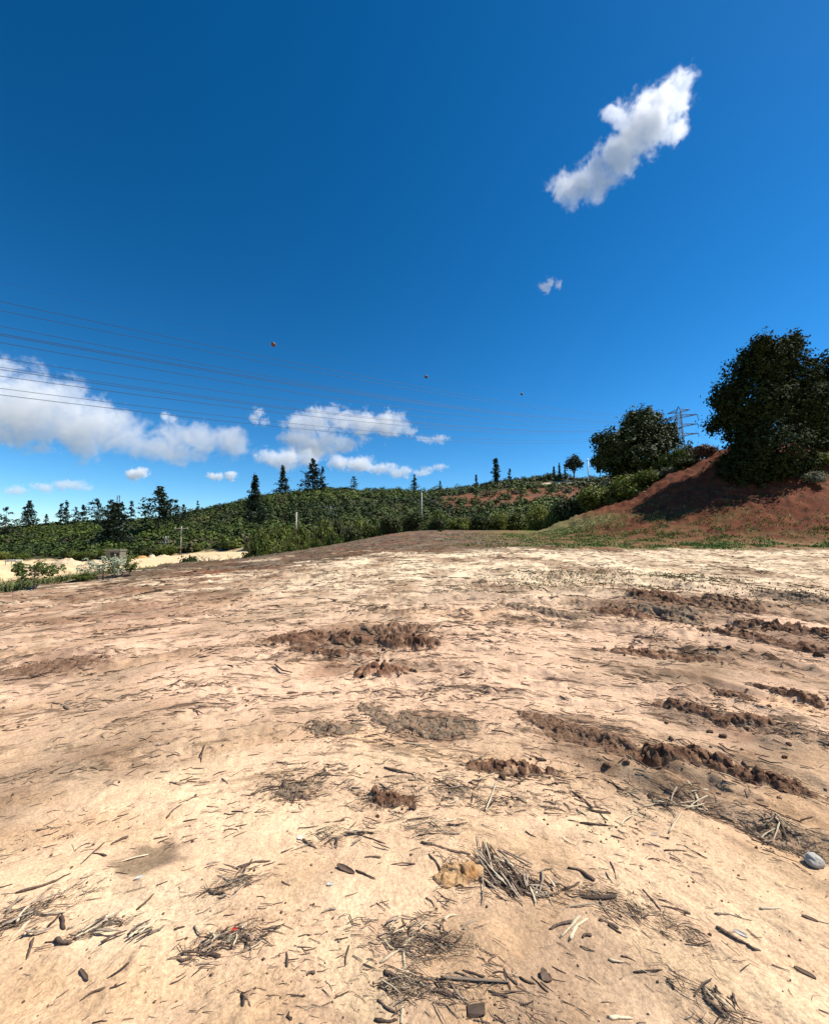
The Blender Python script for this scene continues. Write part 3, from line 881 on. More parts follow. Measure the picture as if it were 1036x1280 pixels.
conifer(518, 613, 595, 13, 200, 'small dark conifer on the ridge above the white post', 25, GT, tiers=9)
conifer(550, 610, 603, 8, 200, 'tiny shrubby conifer on the ridge near its lowest part', 26, GT, tiers=6)
conifer(595, 603, 594, 6, 198, 'tiny pointed conifer left of the column tree', 27, GT, tiers=7)
conifer(620, 600, 575, 10, 196, 'narrow column shaped tree on the ridge', 28, GT, tiers=10, crown='oval', bare=.2, per=20)
conifer(637, 597, 587, 8, 196, 'small cone shaped tree right of the column tree', 29, GT, tiers=7)
conifer(699, 593, 581, 5, 190, 'needle thin conifer left of the lollipop tree', 30, GT, tiers=8)
conifer(692, 593, 584, 5, 190, 'shorter needle thin conifer, second left of the lollipop tree', 31, GT, tiers=7)
conifer(706, 593, 583, 6, 190, 'small conifer leaning against the lollipop tree', 32, GT, tiers=7)
g = gp(717, 594, 185)
L = [(717, 577, 7), (711, 580, 5), (723, 580, 5), (716, 582, 6), (718, 573, 4)]
tree('round_tree', 'dark lollipop shaped tree with a bare trunk on the ridge', g, px_blobs(L, 185, g, .9, 8), 170, 10, .45, .9, 'pine', .35, 310, GT)

# ------------------------------------------------------------------ hill scrub
ns = 4200
uu = rng.uniform(-1.12, .95, ns * 2); yy = np.sqrt(rng.uniform(95 ** 2, 207 ** 2, ns * 2))
tt = (yy - 95 - 8 * ss(-.2, -.9, uu)) / 105
keep = tt > .01
cutm = ((uu > .06) & (uu < .40) & (tt > .38) & (tt < .76) & (rng.random(ns * 2) > .27)) | ((uu > .27) & (uu < .42) & (np.abs(tt - .83) < .035))
den = fbm(uu * yy * .035, yy * .035, 3, 81)
keep &= ~cutm & (den + rng.uniform(-.6, .6, ns * 2) > -.45)
uu, yy, tt = uu[keep][:ns], yy[keep][:ns], tt[keep][:ns]
xx = uu * yy; zz = macro(xx, yy); patch = fbm(xx * .03, yy * .03, 3, 82)
o_n = np.argsort(tt); near = o_n[:90]; far_i = o_n[90:]
Vs, Cs = [], []
for i in far_i:
    nq = int(64 * 120 / yy[i]) + 22
    rad = rng.uniform(1.3, 2.7) * (1 + .3 * (rng.random() < .1)); hh = rad * rng.uniform(.7, 1.1)
    d = rng.normal(0, 1, (nq, 3)); d /= np.linalg.norm(d, axis=1)[:, None]; d[:, 2] = np.abs(d[:, 2])
    c = np.array([xx[i], yy[i], zz[i]]) + d * np.array([rad, rad, hh]) * rng.uniform(.6, 1.08, nq)[:, None]
    V, _ = leaf_quads(c, d + [0, 0, .25], .48 + rad * .11, rng, slim=.75, jit=.32)
    pv = patch[i] + rng.normal(0, .22)
    base = np.array([.095, .125, .018]) if pv > .28 else (np.array([.036, .056, .012]) if pv < -.30 else (np.array([.100, .082, .038]) if rng.random() < .07 else np.array([.058, .085, .014])))
    base = base * rng.uniform(.5, 1.15)
    Vs.append(V); Cs.append(np.tile(base, (len(V), 1)))
V = np.concatenate(Vs); C = np.concatenate(Cs)
o = obj('hill_scrub', mesh_np('hill_scrub', V, np.arange(len(V)).reshape(-1, 4), M['hill_leaf'], C))
tag(o, 'dense green scrub covering the hillside', None, None, 'stuff')
for i in near:
    o = empty('hill_shrub', (xx[i], yy[i], zz[i]), random.uniform(0, 6.28))
    k = random.randrange(6)
    mt = random.choice(['bush_leaf', 'dark_bush', 'lime_bush'])
    obj('foliage', bush_mesh(k, mt), o)
    s = random.uniform(3.0, 4.6); o.scale = (s, s, s * random.uniform(.6, .85))
    tag(o, f"{'big' if s > 3.8 else 'small'} {dict(bush_leaf='green', dark_bush='dark', lime_bush='yellow green')[mt]} shrub at the hill foot near the {landmark(CX + FPX * xx[i] / yy[i])}", 'shrub', 'shrubs along the foot of the hill')

# ------------------------------------------------------------------ small structures
def utility_pole(px, base, top, Y, label, arms=1, arm=1.6, r=.14, mat='pole_wood'):
    g = P(px, base, Y); z = gz(g.x, g.y); h = P(px, top, Y).z - z
    o = empty('utility_pole', (g.x, g.y, z), .2)
    mb = MB(); mb.tube([(0, 0, -.3), (0, 0, h)], [r, r * .75], 8); obj('post', mb.build('post', M[mat], True), o)
    for k in range(arms):
        mb = MB(); mb.box((0, -r, h - .5 - k * 1.2), (arm * 2, .14, .16)); ca = obj('crossarm', mb.build('crossarm', M[mat]), o)
        for s in (-1, 0, 1):
            mb = MB(); mb.tube([(s * arm * .85, -r, h - .42 - k * 1.2), (s * arm * .85, -r, h - .12 - k * 1.2)], .05, 6)
            obj('insulator', mb.build('insulator', M['white_paint']), ca)
    tag(o, label, 'utility pole', 'wooden utility poles below the hill')
utility_pole(226, 689, 658, 100, 'tall utility pole with a wide crossarm by the sand plot', 1, 1.5)
utility_pole(207, 688, 670, 108, 'short utility pole with two small crossarms left of the tall one', 2, .7)
utility_pole(370, 676, 640, 90, 'pale bare utility pole rising from the green bushes', 0, 1, .2)
utility_pole(413, 662, 633, 130, 'faint utility pole with a crossarm in the hill scrub', 1, 1.6)
utility_pole(527, 650, 616, 110, 'thick white post standing out against the dark scrub', 0, 1, .17, 'pole_pale')
utility_pole(735, 598, 573, 180, 'pale thin pole right of the lollipop tree', 0, 1, .3, 'white_paint')
g = gp(145, 690, 125); h = P(145, 619, 125).z - g.z
o = empty('radio_mast', g)
for s in (-1, 1):
    mb = MB(); mb.tube([(s * .45, 0, -.2), (s * .35, 0, h)], .10, 6); obj('mast_pole', mb.build('mast_pole', M['steel']), o)
mb = MB()
for k in range(12):
    z0 = h * k / 12; mb.tube([(-.42, 0, z0), (.42, 0, z0 + h / 12)], .05, 4)
obj('bracing', mb.build('bracing', M['steel']), o)
tag(o, 'thin lattice mast rising through the pines behind the grey shed', 'mast')

g = gp(145, 698, 98)
o = empty('shed', g, .1)
mb = MB(); mb.box((0, 0, 1.05), (3.0, 2.4, 2.3)); obj('wall', mb.build('wall', M['shed_wall']), o)
mb = MB(); mb.box((0, -.1, 2.29), (3.4, 2.8, .16)); obj('roof', mb.build('roof', M['shed_roof']), o)
mb = MB(); mb.box((-.1, -1.22, .9), (.8, .06, 1.8)); obj('door', mb.build('door', M['dark_hole']), o)
mb = MB(); mb.box((.95, -1.22, 1.35), (.7, .06, .6)); obj('window', mb.build('window', M['dark_hole']), o)
tag(o, 'small grey flat roofed shed at the foot of the hill', 'shed')
g = gp(17, 708, 85)
o = empty('shelter', g, .05)
mb = MB(); mb.box((0, 0, .95), (2.2, 1.6, .10)); obj('roof', mb.build('roof', M['white_paint']), o)
for sx in (-1, 1):
    for sy in (-1, 1):
        mb = MB(); mb.tube([(sx * .95, sy * .65, -.1), (sx * .95, sy * .65, .9)], .05, 6); obj('post', mb.build('post', M['steel']), o)
tag(o, 'low white roofed shelter at the far edge of the sand plot', 'shelter')
g = gp(11, 723, 48)
mb = MB(); mb.tube([(-.6, 0, .09), (0, .05, .1), (.6, .05, .09)], .09, 8)
o = obj('pipe', mb.build('pipe', M['dark_hole'], True), None, g); tag(o, 'dark pipe lying on the pale sand plot', 'pipe')

def heap(px, py, Y, w, d, h, mat, label, name='soil_heap', cat='soil heap', seed=0):
    g = gp(px, py, Y); n = 20
    r = np.random.default_rng(seed)
    s = np.linspace(-1, 1, n); A, B = np.meshgrid(s, s, indexing='ij')
    q = np.clip(1 - A ** 2 - B ** 2, 0, 1)
    Z = h * q * (1 + .5 * fbm(A * 2.5 + seed, B * 2.5, 3, seed)) - .05
    V = np.stack([A * w / 2, B * d / 2, Z], -1).reshape(-1, 3)
    i = np.arange(n * n).reshape(n, n)
    Fq = np.stack([i[:-1, :-1], i[1:, :-1], i[1:, 1:], i[:-1, 1:]], -1).reshape(-1, 4)
    o = obj(name, mesh_np(name, V, Fq, M[mat], None, True), None, g)
    tag(o, label, cat, 'soil heaps behind the sand plot')
heap(178, 697, 96, 2.9, 2, .6, 'heap_orange', 'orange yellow soil heap right of the shed', seed=1)
heap(190, 697, 96, 1.8, 1.5, .7, 'heap_pale', 'pale rounded rubble heap right of the orange soil heap', seed=2)
heap(163, 698, 95, 2.4, 2, .5, 'heap_orange', 'low brown soil heap touching the right side of the shed', seed=3)
heap(205, 695, 98, 3.4, 2, .45, 'heap_pale', 'long low rubble heap left of the tall utility pole', seed=4)
heap(85, 712, 75, 5.5, 3, 1.0, 'heap_pale', 'broad pale sand mound on the left plot', seed=5)
heap(120, 711, 72, 4.0, 3, .8, 'heap_pale', 'smaller pale sand mound behind the pale leaved shrubs', seed=6)
heap(300, 689, 70, 5.0, 3, .9, 'heap_pale', 'sand mound left of the ball shaped bush', seed=7)

# ------------------------------------------------------------------ lattice tower and cables
TB = P(851, 590, 250); TTOP = P(851, 508, 250)
tz = TTOP.z - 40
o = empty('lattice_tower', (TB.x, TB.y, tz), math.atan2(181, 177) + math.pi / 2)
Ht = 40.0
def body_w(z):
    return 3.2 if z > 24 else 3.2 + (24 - z) * .17
for sx in (-1, 1):
    for sy in (-1, 1):
        mb = MB(); mb.tube([(sx * body_w(z) / 2, sy * body_w(z) / 2, z) for z in (-3, 0, 24)] + [(sx * 1.1, sy * 1.1, 37), (0, 0, 40)], .17, 5)
        obj('leg', mb.build('leg', M['steel']), o)
mb = MB()
zs = [0, 5, 9.5, 13.5, 17, 20.5, 24, 27, 30, 33, 36]
for z0, z1 in zip(zs[:-1], zs[1:]):
    for (ax, ay, bx, by) in ((-1, -1, 1, -1), (1, -1, 1, 1), (1, 1, -1, 1), (-1, 1, -1, -1)):
        w0, w1 = body_w(z0) / 2, body_w(z1) / 2
        if z0 >= 24: w0, w1 = 1.6 - (z0 - 24) * .035, 1.6 - (z1 - 24) * .035
        mb.tube([(ax * w0, ay * w0, z0), (bx * w1, by * w1, z1)], .10, 4); mb.tube([(bx * w0, by * w0, z0), (ax * w1, ay * w1, z1)], .10, 4)
        mb.tube([(ax * w1, ay * w1, z1), (bx * w1, by * w1, z1)], .10, 4)
obj('bracing', mb.build('bracing', M['steel']), o)
ARMS = [(36.5, 6.0), (33.0, 9.5), (27.5, 9.5), (22.0, 9.5)]
for z, hw in ARMS:
    for s in (-1, 1):
        mb = MB()
        for y in (-1.2, 1.2):
            mb.tube([(s * 1.2, y, z), (s * hw, 0, z + .2)], .13, 4); mb.tube([(s * 1.2, y, z + 1.6), (s * hw, 0, z + .25)], .11, 4)
            for f in (.25, .5, .75):
                mb.tube([(s * (1.2 + (hw - 1.2) * f), y * (1 - f), z + .1), (s * (1.2 + (hw - 1.2) * (f - .2)), y * (1.2 - f), z + 1.6 * (1.2 - f))], .07, 4)
        ca = obj('crossarm', mb.build('crossarm', M['steel']), o)
        if z < 36:
            mb = MB(); mb.tube([(s * hw, 0, z), (s * hw, 0, z - 2.2)], .16, 6); obj('insulator', mb.build('insulator', M['steel']), ca)
tag(o, 'steel lattice power tower with three pairs of arms behind the bushes', 'power tower')

# cables follow one straight run in plan: from (-23, 69) towards the tower at (154, 250)
def run_pt(px, off):
    """plan point on the run, shifted sideways by off, on the column px"""
    u = (px - CX) / FPX
    nx, ny = .715, -.699
    ax, ay = -23 + nx * off, 69 + ny * off
    t = (u * ay - ax) / (177 - u * 181)
    return ax + 177 * t, ay + 181 * t, t
def cable_z(px, py, y):
    d = ray(px, py); return CAM.z + d.z / d.y * y
CAB = [ # y at px 0, 330, 740, side offset
    (381, 447, 515, -6), (392, 454, 518, -5.2), (411, 470, 523, -6.5), (420, 474, 526, 5.5), (422, 476, 527, 6), (431, 485, 530, 6.6),
    (450, 497, 534, -6), (461, 506, 538, -5.2), (464, 508, 539, 5.5), (472, 514, 541, 6.2), (487, 526, 549, -6.2), (495, 532, 552, 6.2)]
ORD = ['highest', 'second highest', 'third highest', 'fourth highest', 'fifth highest', 'sixth highest', 'seventh from the top', 'eighth from the top',
       'ninth from the top', 'tenth from the top', 'second lowest', 'lowest']
def cable(name, pts3, label, cat, group, r=.03, s0=-.35, s1=.985):
    T = [q[3] for q in pts3]; Z = [q[2] for q in pts3]
    co = np.polyfit(T, Z, 2)
    base = pts3[0]
    dirx, diry = 177, 181
    ox, oy = base[0] - dirx * base[3], base[1] - diry * base[3]
    mb = MB()
    mb.tube([(ox + dirx * t, oy + diry * t, float(np.polyval(co, t))) for t in np.linspace(s0, s1, 40)], r, 5)
    tag(obj(name, mb.build(name, M['cable'])), label, cat, group)
    return co, ox, oy
for (y0, y1, y2, off), nm in zip(CAB, ORD):
    pts = []
    for px, py in ((0, y0), (330, y1), (740, y2)):
        x, y, t = run_pt(px, off); pts.append((x, y, cable_z(px, py, y), t))
    cable('power_cable', pts, f'{nm} of the long dark power cables sloping from left to the tower', 'power cable', 'power cables crossing the sky', .029)
BALLS = [(336, 430, 'largest aerial marker ball, leftmost above the white clouds'), (533, 472, 'second aerial marker ball from the left in the blue sky'),
         (655, 492, 'third aerial marker ball, right of the middle of the sky'), (796, 508, 'tiny marker ball just above the rounded medium tree')]
pts = []
for px, py, lab in BALLS:
    x, y, t = run_pt(px, 0); pts.append((x, y, cable_z(px, py, y), t))
co, ox, oy = cable('ground_wire', pts, 'hair thin wire high above the cables carrying the marker balls', 'wire', None, .008, -.3, .99)
for (x, y, z, t), (_, _, lab) in zip(pts, BALLS):
    z = float(np.polyval(co, t))
    bm = bmesh.new(); bmesh.ops.create_uvsphere(bm, u_segments=20, v_segments=14, radius=.37)
    me = bpy.data.meshes.new('marker_ball'); bm.to_mesh(me); bm.free()
    me.materials.append(M['ball_red']); me.materials.append(M['white_paint'])
    for p in me.polygons:
        p.use_smooth = True; p.material_index = 1 if p.center.z > .26 else 0
    mb_o = obj('marker_ball', me, None, (x, y, z)); tag(mb_o, lab, 'marker ball', 'aerial marker balls on the wire')
    for s in (-1, 1):
        m2 = MB(); m2.tube([(s * .24, s * .24, 0), (s * .36, s * .36, 0)], .05, 6)
        obj('clamp', m2.build('clamp', M['steel']), mb_o)
# cables leaving the tower to the right
for k, (a, bpt) in enumerate((((868, 516), (905, 545)), ((868, 526), (905, 552)), ((868, 537), (905, 560)))):
    p, q = P(*a, 250), P(*bpt, 330)
    mb = MB(); mb.tube([p.lerp(q, t) - Vector((0, 0, 3 * math.sin(math.pi * t))) for t in np.linspace(0, 1.6, 12)], .05, 5)
    tag(obj('power_cable', mb.build('power_cable', M['cable'])), ['upper', 'middle', 'lower'][k] + ' cable dropping from the tower to the huge tree', 'power cable', 'power cables right of the tower')

# ------------------------------------------------------------------ clouds
def cloud(label, D, blobs, dens=5.0, amp=1.1, seed=0, nscale=1.0, wisp=1.0, depth=.6, g=.0):
    r = random.Random(seed)
    pts = []
    for (px, py, rp, *sq) in blobs:
        p = P(px, py, D); rad = rp * D / FPX
        p.y += r.uniform(-.5, .5) * rad * depth
        pts.append((p, rad, sq[0] if sq else 1.0))
    c = sum((p for p, _, _ in pts), Vector()) / len(pts)
    rm = float(np.mean([q[1] for q in pts]))
    bm = bmesh.new()
    for p, rad, sq in pts:
        m = Matrix.Translation(p - c) @ Matrix.Diagonal((rad * 1.7 / sq, rad * 1.4, rad * 1.7, 1))
        bmesh.ops.create_icosphere(bm, subdivisions=2, radius=1, matrix=m)
    me = bpy.data.meshes.new('cloud'); bm.to_mesh(me); bm.free()
    o = bpy.data.objects.new('cloud', me); link(o)
    md = o.modifiers.new('union', 'REMESH'); md.mode = 'VOXEL'; md.voxel_size = rm * .22
    dg = bpy.context.evaluated_depsgraph_get()
    me2 = bpy.data.meshes.new_from_object(o.evaluated_get(dg)); o.modifiers.clear(); o.data = me2
    me2.name = 'cloud'
    o.location = c
    m = bpy.data.materials.new('cloud_vapour'); m.use_nodes = True
    n, l = m.node_tree.nodes, m.node_tree.links
    n.remove(n['Principled BSDF'])
    tc = n.new('ShaderNodeTexCoord')
    last = None
    for p, rad, sq in pts:
        sub = n.new('ShaderNodeVectorMath'); sub.operation = 'SUBTRACT'; sub.inputs[1].default_value = p - c
        l.new(tc.outputs['Object'], sub.inputs[0])
        sc = n.new('ShaderNodeVectorMath'); sc.operation = 'MULTIPLY'; sc.inputs[1].default_value = (sq / rad, 1.15 / rad, 1 / rad)
        l.new(sub.outputs[0], sc.inputs[0])
        ln = n.new('ShaderNodeVectorMath'); ln.operation = 'LENGTH'; l.new(sc.outputs[0], ln.inputs[0])
        if last is None: last = ln.outputs['Value']
        else:
            mn = n.new('ShaderNodeMath'); mn.operation = 'SMOOTH_MIN'; mn.inputs[2].default_value = .25
            l.new(last, mn.inputs[0]); l.new(ln.outputs['Value'], mn.inputs[1]); last = mn.outputs[0]
    nz = n.new('ShaderNodeTexNoise'); nz.inputs['Scale'].default_value = nscale * .75 / rm
    nz.inputs['Detail'].default_value = 7; nz.inputs['Roughness'].default_value = .62; nz.inputs['Distortion'].default_value = .5
    l.new(tc.outputs['Object'], nz.inputs['Vector'])
    # inside = 1 - dist + (noise - .5) * amp
    ma = n.new('ShaderNodeMath'); ma.operation = 'MULTIPLY_ADD'; ma.inputs[1].default_value = amp * 2.0; ma.inputs[2].default_value = .85 - amp
    l.new(nz.outputs['Fac'], ma.inputs[0])
    n3 = n.new('ShaderNodeTexNoise'); n3.inputs['Scale'].default_value = nscale * 3.2 / rm; n3.inputs['Detail'].default_value = 5; n3.inputs['Roughness'].default_value = .6
    l.new(tc.outputs['Object'], n3.inputs['Vector'])
    m3 = n.new('ShaderNodeMath'); m3.operation = 'MULTIPLY_ADD'; m3.inputs[1].default_value = amp * .8; m3.inputs[2].default_value = -amp * .4
    l.new(n3.outputs['Fac'], m3.inputs[0])
    a3 = n.new('ShaderNodeMath'); a3.operation = 'ADD'; l.new(ma.outputs[0], a3.inputs[0]); l.new(m3.outputs[0], a3.inputs[1])
    sb = n.new('ShaderNodeMath'); sb.operation = 'SUBTRACT'; l.new(a3.outputs[0], sb.inputs[0]); l.new(last, sb.inputs[1])
    mr = n.new('ShaderNodeMapRange'); mr.interpolation_type = 'SMOOTHSTEP'
    mr.inputs['From Min'].default_value = -.05; mr.inputs['From Max'].default_value = .30 * wisp
    mr.inputs['To Max'].default_value = dens * .5 / rm
    l.new(sb.outputs[0], mr.inputs['Value'])
    vs = n.new('ShaderNodeVolumeScatter'); vs.inputs['Color'].default_value = (1, 1, 1, 1); vs.inputs['Anisotropy'].default_value = g
    l.new(mr.outputs[0], vs.inputs['Density'])
    l.new(vs.outputs[0], n['Material Output'].inputs['Volume'])
    me2.materials.clear(); me2.materials.append(m)
    tag(o, label, 'cloud', 'white clouds in the blue sky')
    return o

cloud('bright ragged cloud slanting alone in the upper right sky', 900,
      [(700, 235, 20), (722, 232, 24), (745, 219, 28), (765, 203, 30), (785, 182, 32), (800, 160, 36), (822, 142, 36), (838, 118, 30), (848, 108, 18),
       (775, 152, 20), (840, 162, 20), (760, 142, 12), (790, 205, 14)], 2.2, 1.35, 1, 1.4, g=.35)
cloud('faint small wisp of cloud below the slanting upper cloud', 900, [(681, 357, 9), (688, 351, 8), (697, 357, 6)], 1.4, 1.6, 2, 1.3, 2.0)
cloud('big white cloud bank at the left edge of the sky', 1800,
      [(-25, 508, 58), (15, 503, 50), (50, 505, 44), (85, 512, 40), (115, 525, 36), (140, 540, 32), (165, 550, 27), (195, 554, 27), (225, 556, 26), (255, 552, 27),
       (282, 554, 25), (100, 546, 30), (50, 535, 32), (20, 535, 30)], 2.2, 1.4, 3, 1.4, g=-.3)
cloud('puffy white cloud with two heads above the ridge spruces', 2000,
      [(375, 530, 18, .8), (400, 527, 20, .8), (425, 524, 19, .8), (455, 531, 20, .7), (485, 532, 20, .7), (505, 534, 12, .8),
       (375, 550, 20, .7), (400, 553, 19, .7), (432, 555, 13, .6)], 2.2, 1.4, 4, 1.4, g=-.25)
cloud('lower puffy cloud left behind the widest spruce', 2300, [(340, 572, 15, .6), (360, 572, 18, .7), (385, 572, 15, .6)], 2.6, 1.2, 5, 1.2, 1.4)
cloud('flat white cloud right of the widest spruce', 2300, [(425, 578, 11, .5), (450, 580, 13, .5), (478, 585, 9, .45), (500, 591, 9, .45), (525, 592, 6, .45)], 2.4, 1.2, 6, 1.2, 1.4)
cloud('tiny faint cloud between the cloud bank and the two headed cloud', 1800, [(318, 522, 9), (324, 516, 9), (330, 527, 7)], 1.3, 1.6, 7, 1.3, 1.8)
cloud('tiny oval cloud touching the cables over the left cloud bank', 1800, [(207, 520, 8), (215, 523, 7)], 1.5, 1.3, 8, 1.2, 1.6)
cloud('small bright oval cloud under the left cloud bank', 2500, [(167, 592, 9, .8), (177, 591, 9, .8)], 3.0, 1.1, 9)
cloud('small paired cloudlets low over the hill', 2500, [(265, 595, 6, .7), (274, 595, 6, .7), (288, 595, 7, .7)], 2.2, 1.2, 10)
cloud('flat grey white cloud low over the left pines', 3000, [(20, 613, 8, .4), (55, 609, 8, .4), (78, 606, 9, .5), (100, 607, 8, .45)], 1.3, 1.3, 11, 1.2, 1.6)
cloud('thin small streak of cloud right of the two headed cloud', 2200, [(532, 549, 6, .4), (548, 549, 7, .45)], 1.2, 1.4, 12, 1.2, 1.8)
cloud('short thin cloud streak above the ridge', 2200, [(535, 586, 5, .4), (548, 584, 6, .45)], 1.2, 1.4, 13, 1.2, 1.8)

# ------------------------------------------------------------------ soil mounds
SOILS = {'dark': ((.075, .037, .022), (.23, .125, .072)), 'brown': ((.115, .062, .036), (.25, .15, .092)), 'fibre': ((.13, .085, .055), (.30, .215, .14)),
         'red': ((.13, .058, .034), (.23, .12, .07)), 'ochre': ((.34, .17, .065), (.54, .35, .18))}
def mound(a, b, w, h, tone, label, clod=.09, seed=0, rough=1.0, cat='soil mound', group='mounds of turned soil', name='soil_mound'):
    A, B = G(*a), G(*b)
    A.z = B.z = 0
    ax = (B - A); Ls = ax.length + w * .5; ax.normalize(); n = Vector((-ax.y, ax.x, 0))
    mid = (A + B) / 2
    dist = mid.y
    res = max(.006, dist * .0023)
    nu = int(np.clip(Ls * 1.15 / res, 24, 240)); nv = int(np.clip(w * 1.3 / res, 16, 130))
    S, T = np.meshgrid(np.linspace(-1, 1, nu), np.linspace(-1, 1, nv), indexing='ij')
    X = mid.x + ax.x * S * Ls * .56 + n.x * T * w * .52; Y = mid.y + ax.y * S * Ls * .56 + n.y * T * w * .52
    wob = .55 * fbm(X / w * 1.3, Y / w * 1.3, 3, 91 + seed)
    q = np.sqrt(np.abs(S) ** 2.6 + np.abs(T) ** 2) + wob * .75 + .22 * noise(X / clod * .7, Y / clod * .7, 90 + seed)
    body = np.clip(1.0 - q, 0, 1) ** .75
    # billowed clods
    clod = clod * .7
    f = 1 / clod
    n1 = 1 - np.abs(noise(X * f, Y * f, 92 + seed)) * 2.0
    b1 = np.sqrt(np.clip(.5 - noise(X * f * .8, Y * f * .8, 93 + seed), 0, 1.2))
    b2 = np.abs(noise(X * f * 2.1, Y * f * 2.1, 94 + seed))
    b3 = np.abs(noise(X * f * 4.5, Y * f * 4.5, 95 + seed))
    fr = ss(-.30, .10, fbm(X * f * .30, Y * f * .30, 3, 90 + seed) + .9 * body - .25)
    body = body * (fr if tone != 'ochre' else 1)
    b4 = np.abs(noise(X * f * 9, Y * f * 9, 99 + seed))
    hgt = body * h * .50 * (.40 + .65 * b1) + np.clip(body * 2.0, 0, 1) * clod * .85 * (.55 * b2 + .45 * b3 + .30 * b4) * rough
    Z = ground_z(X, Y) + hgt - .022 * ss(.12, 0, body) - .004
    V = np.stack([X - mid.x, Y - mid.y, Z], -1)
    z0 = gz(mid.x, mid.y); V[..., 2] -= z0
    # small sideways jitter breaks the height field look
    V[..., 0] += .25 * clod * noise(X * f * 1.7, Y * f * 1.7, 96) * body * 2; V[..., 1] += .25 * clod * noise(X * f * 1.7, Y * f * 1.7, 97) * body * 2
    i = np.arange(nu * nv).reshape(nu, nv)
    Fq = np.stack([i[:-1, :-1], i[1:, :-1], i[1:, 1:], i[:-1, 1:]], -1).reshape(-1, 4)
    bf = body.ravel()
    Fq = Fq[(bf[Fq].max(1) > .002)]
    used, inv = np.unique(Fq, return_inverse=True)
    c0, c1 = SOILS[tone]
    k = np.clip(.5 + .8 * fbm(X * f * .6, Y * f * .6, 3, 98 + seed), 0, 1).ravel()[:, None]
    C = np.array(c0) * (1 - k) + np.array(c1) * k
    gcl = ground_col(X.ravel(), Y.ravel(), None)
    pm = ss(.12, .45, fbm(X * f * .45, Y * f * .45, 3, 40 + seed)).ravel()[:, None] * (.6 if tone != 'ochre' else 0)
    C = C * (1 - pm) + gcl * np.array([.85, .78, .72]) * pm
    bf = body.ravel(); e = ss(.30, .02, bf + .12 * fbm(X * f, Y * f, 2, 97).ravel())[:, None]
    C = C * (1 - e) + gcl * e
    me = mesh_np(name, V.reshape(-1, 3)[used], inv.reshape(-1, 4), M['soil'], C[used], True)
    o = obj(name, me, None, (mid.x, mid.y, z0))
    tag(o, label, cat, group)
    return o
MOUNDS = [
    ((348, 798), (400, 803), .75, .16, 'dark', 'broad low dark clod patch, leftmost of the mounds in mid field', .10),
    ((418, 800), (455, 804), .45, .24, 'dark', 'dark cloddy mound in the middle of the mid field cluster', .10),
    ((484, 806), (542, 808), .50, .26, 'dark', 'dark cloddy mound at the right of the mid field cluster', .10),
    ((455, 844), (498, 844), .36, .24, 'red', 'steep reddish brown clod pile in front of the mid field cluster', .09),
    ((360, 815), (466, 820), .25, .10, 'dark', 'long low dark ridge in front of the mid field cluster', .08),
    ((470, 790), (540, 788), .30, .14, 'brown', 'low brown ridge behind the mid field cluster', .08),
    ((392, 914), (440, 914), .26, .09, 'fibre', 'small fibrous debris mound on the pale sand', .05),
    ((455, 885), (500, 915), .20, .06, 'fibre', 'fibrous rim at the left of the shallow brown pit', .04),
    ((500, 905), (580, 912), .42, .07, 'fibre', 'wide flat fibrous soil patch around the shallow brown pit', .045),
    ((585, 958), (688, 966), .17, .10, 'dark', 'dark crumbly ridge in the centre of the foreground', .06),
    ((458, 996), (512, 1002), .15, .09, 'dark', 'small dark clump of clods low in the centre', .055),
    ((350, 985), (388, 992), .13, .05, 'fibre', 'small tangled fibre clump left of the dark clod clump', .04),
    ((660, 898), (790, 940), .42, .07, 'brown', 'long wide brown soil streak right of centre', .05),
    ((785, 945), (868, 950), .20, .14, 'dark', 'lumpy dark end of the long brown soil streak', .07),
    ((850, 940), (930, 965), .20, .15, 'dark', 'steep dark ridge of clods continuing the brown streak', .065),
    ((915, 962), (1005, 988), .17, .10, 'dark', 'tapering tail of the dark clod ridge at the right', .055),
    ((822, 884), (908, 906), .17, .12, 'dark', 'narrow dark ridge above the long brown soil streak', .06),
    ((900, 908), (962, 911), .18, .09, 'dark', 'short dark ridge at the end of the narrow ridge', .06),
    ((950, 862), (1040, 884), .16, .09, 'dark', 'thin dark ridge at the right edge above the short ridge', .055),
    ((898, 872), (940, 880), .18, .08, 'dark', 'small dark debris mound left of the thin edge ridge', .05),
    ((800, 745), (850, 752), .9, .30, 'dark', 'far dark clod mound at the top of the right hand group', .14),
    ((752, 764), (800, 772), .8, .24, 'dark', 'far dark clod mound at the left of the right hand group', .13),
    ((815, 765), (870, 776), .8, .22, 'fibre', 'greyish clod mound in the middle of the right hand group', .13),
    ((880, 752), (950, 765), .8, .18, 'brown', 'low brown ridge right of the top clod mound', .12),
    ((930, 782), (1050, 798), .60, .22, 'dark', 'thick dark ridge reaching the right edge of the field', .11),
    ((870, 790), (1030, 817), .38, .14, 'dark', 'long thin dark ridge sloping down to the right edge', .09),
    ((755, 815), (888, 823), .32, .14, 'dark', 'long low dark ridge below the right hand clod group', .09),
    ((800, 797), (838, 799), .28, .11, 'dark', 'small dark clod patch between two long ridges', .08),
    ((950, 745), (1040, 752), .9, .15, 'fibre', 'grassy brown ridge at the right edge near the lawn', .12),
    ((640, 757), (720, 775), .7, .12, 'fibre', 'low greyish ridge in the field right of centre', .10),
    ((10, 838), (125, 828), .55, .07, 'brown', 'smooth low brown berm at the left edge', .07),
    ((552, 1099), (600, 1094), .13, .11, 'ochre', 'rounded orange earth lump beside the big stick bundle', .06),
    ((945, 1042), (992, 1052), .14, .05, 'fibre', 'small debris heap of twigs at the right edge', .035),
]
for i, (a, b_, w, h, tone, lab, cl) in enumerate(MOUNDS):
    mound(a, b_, w, h, tone, lab, cl, i * 7, .55 if tone in ('ochre',) else 1.0)

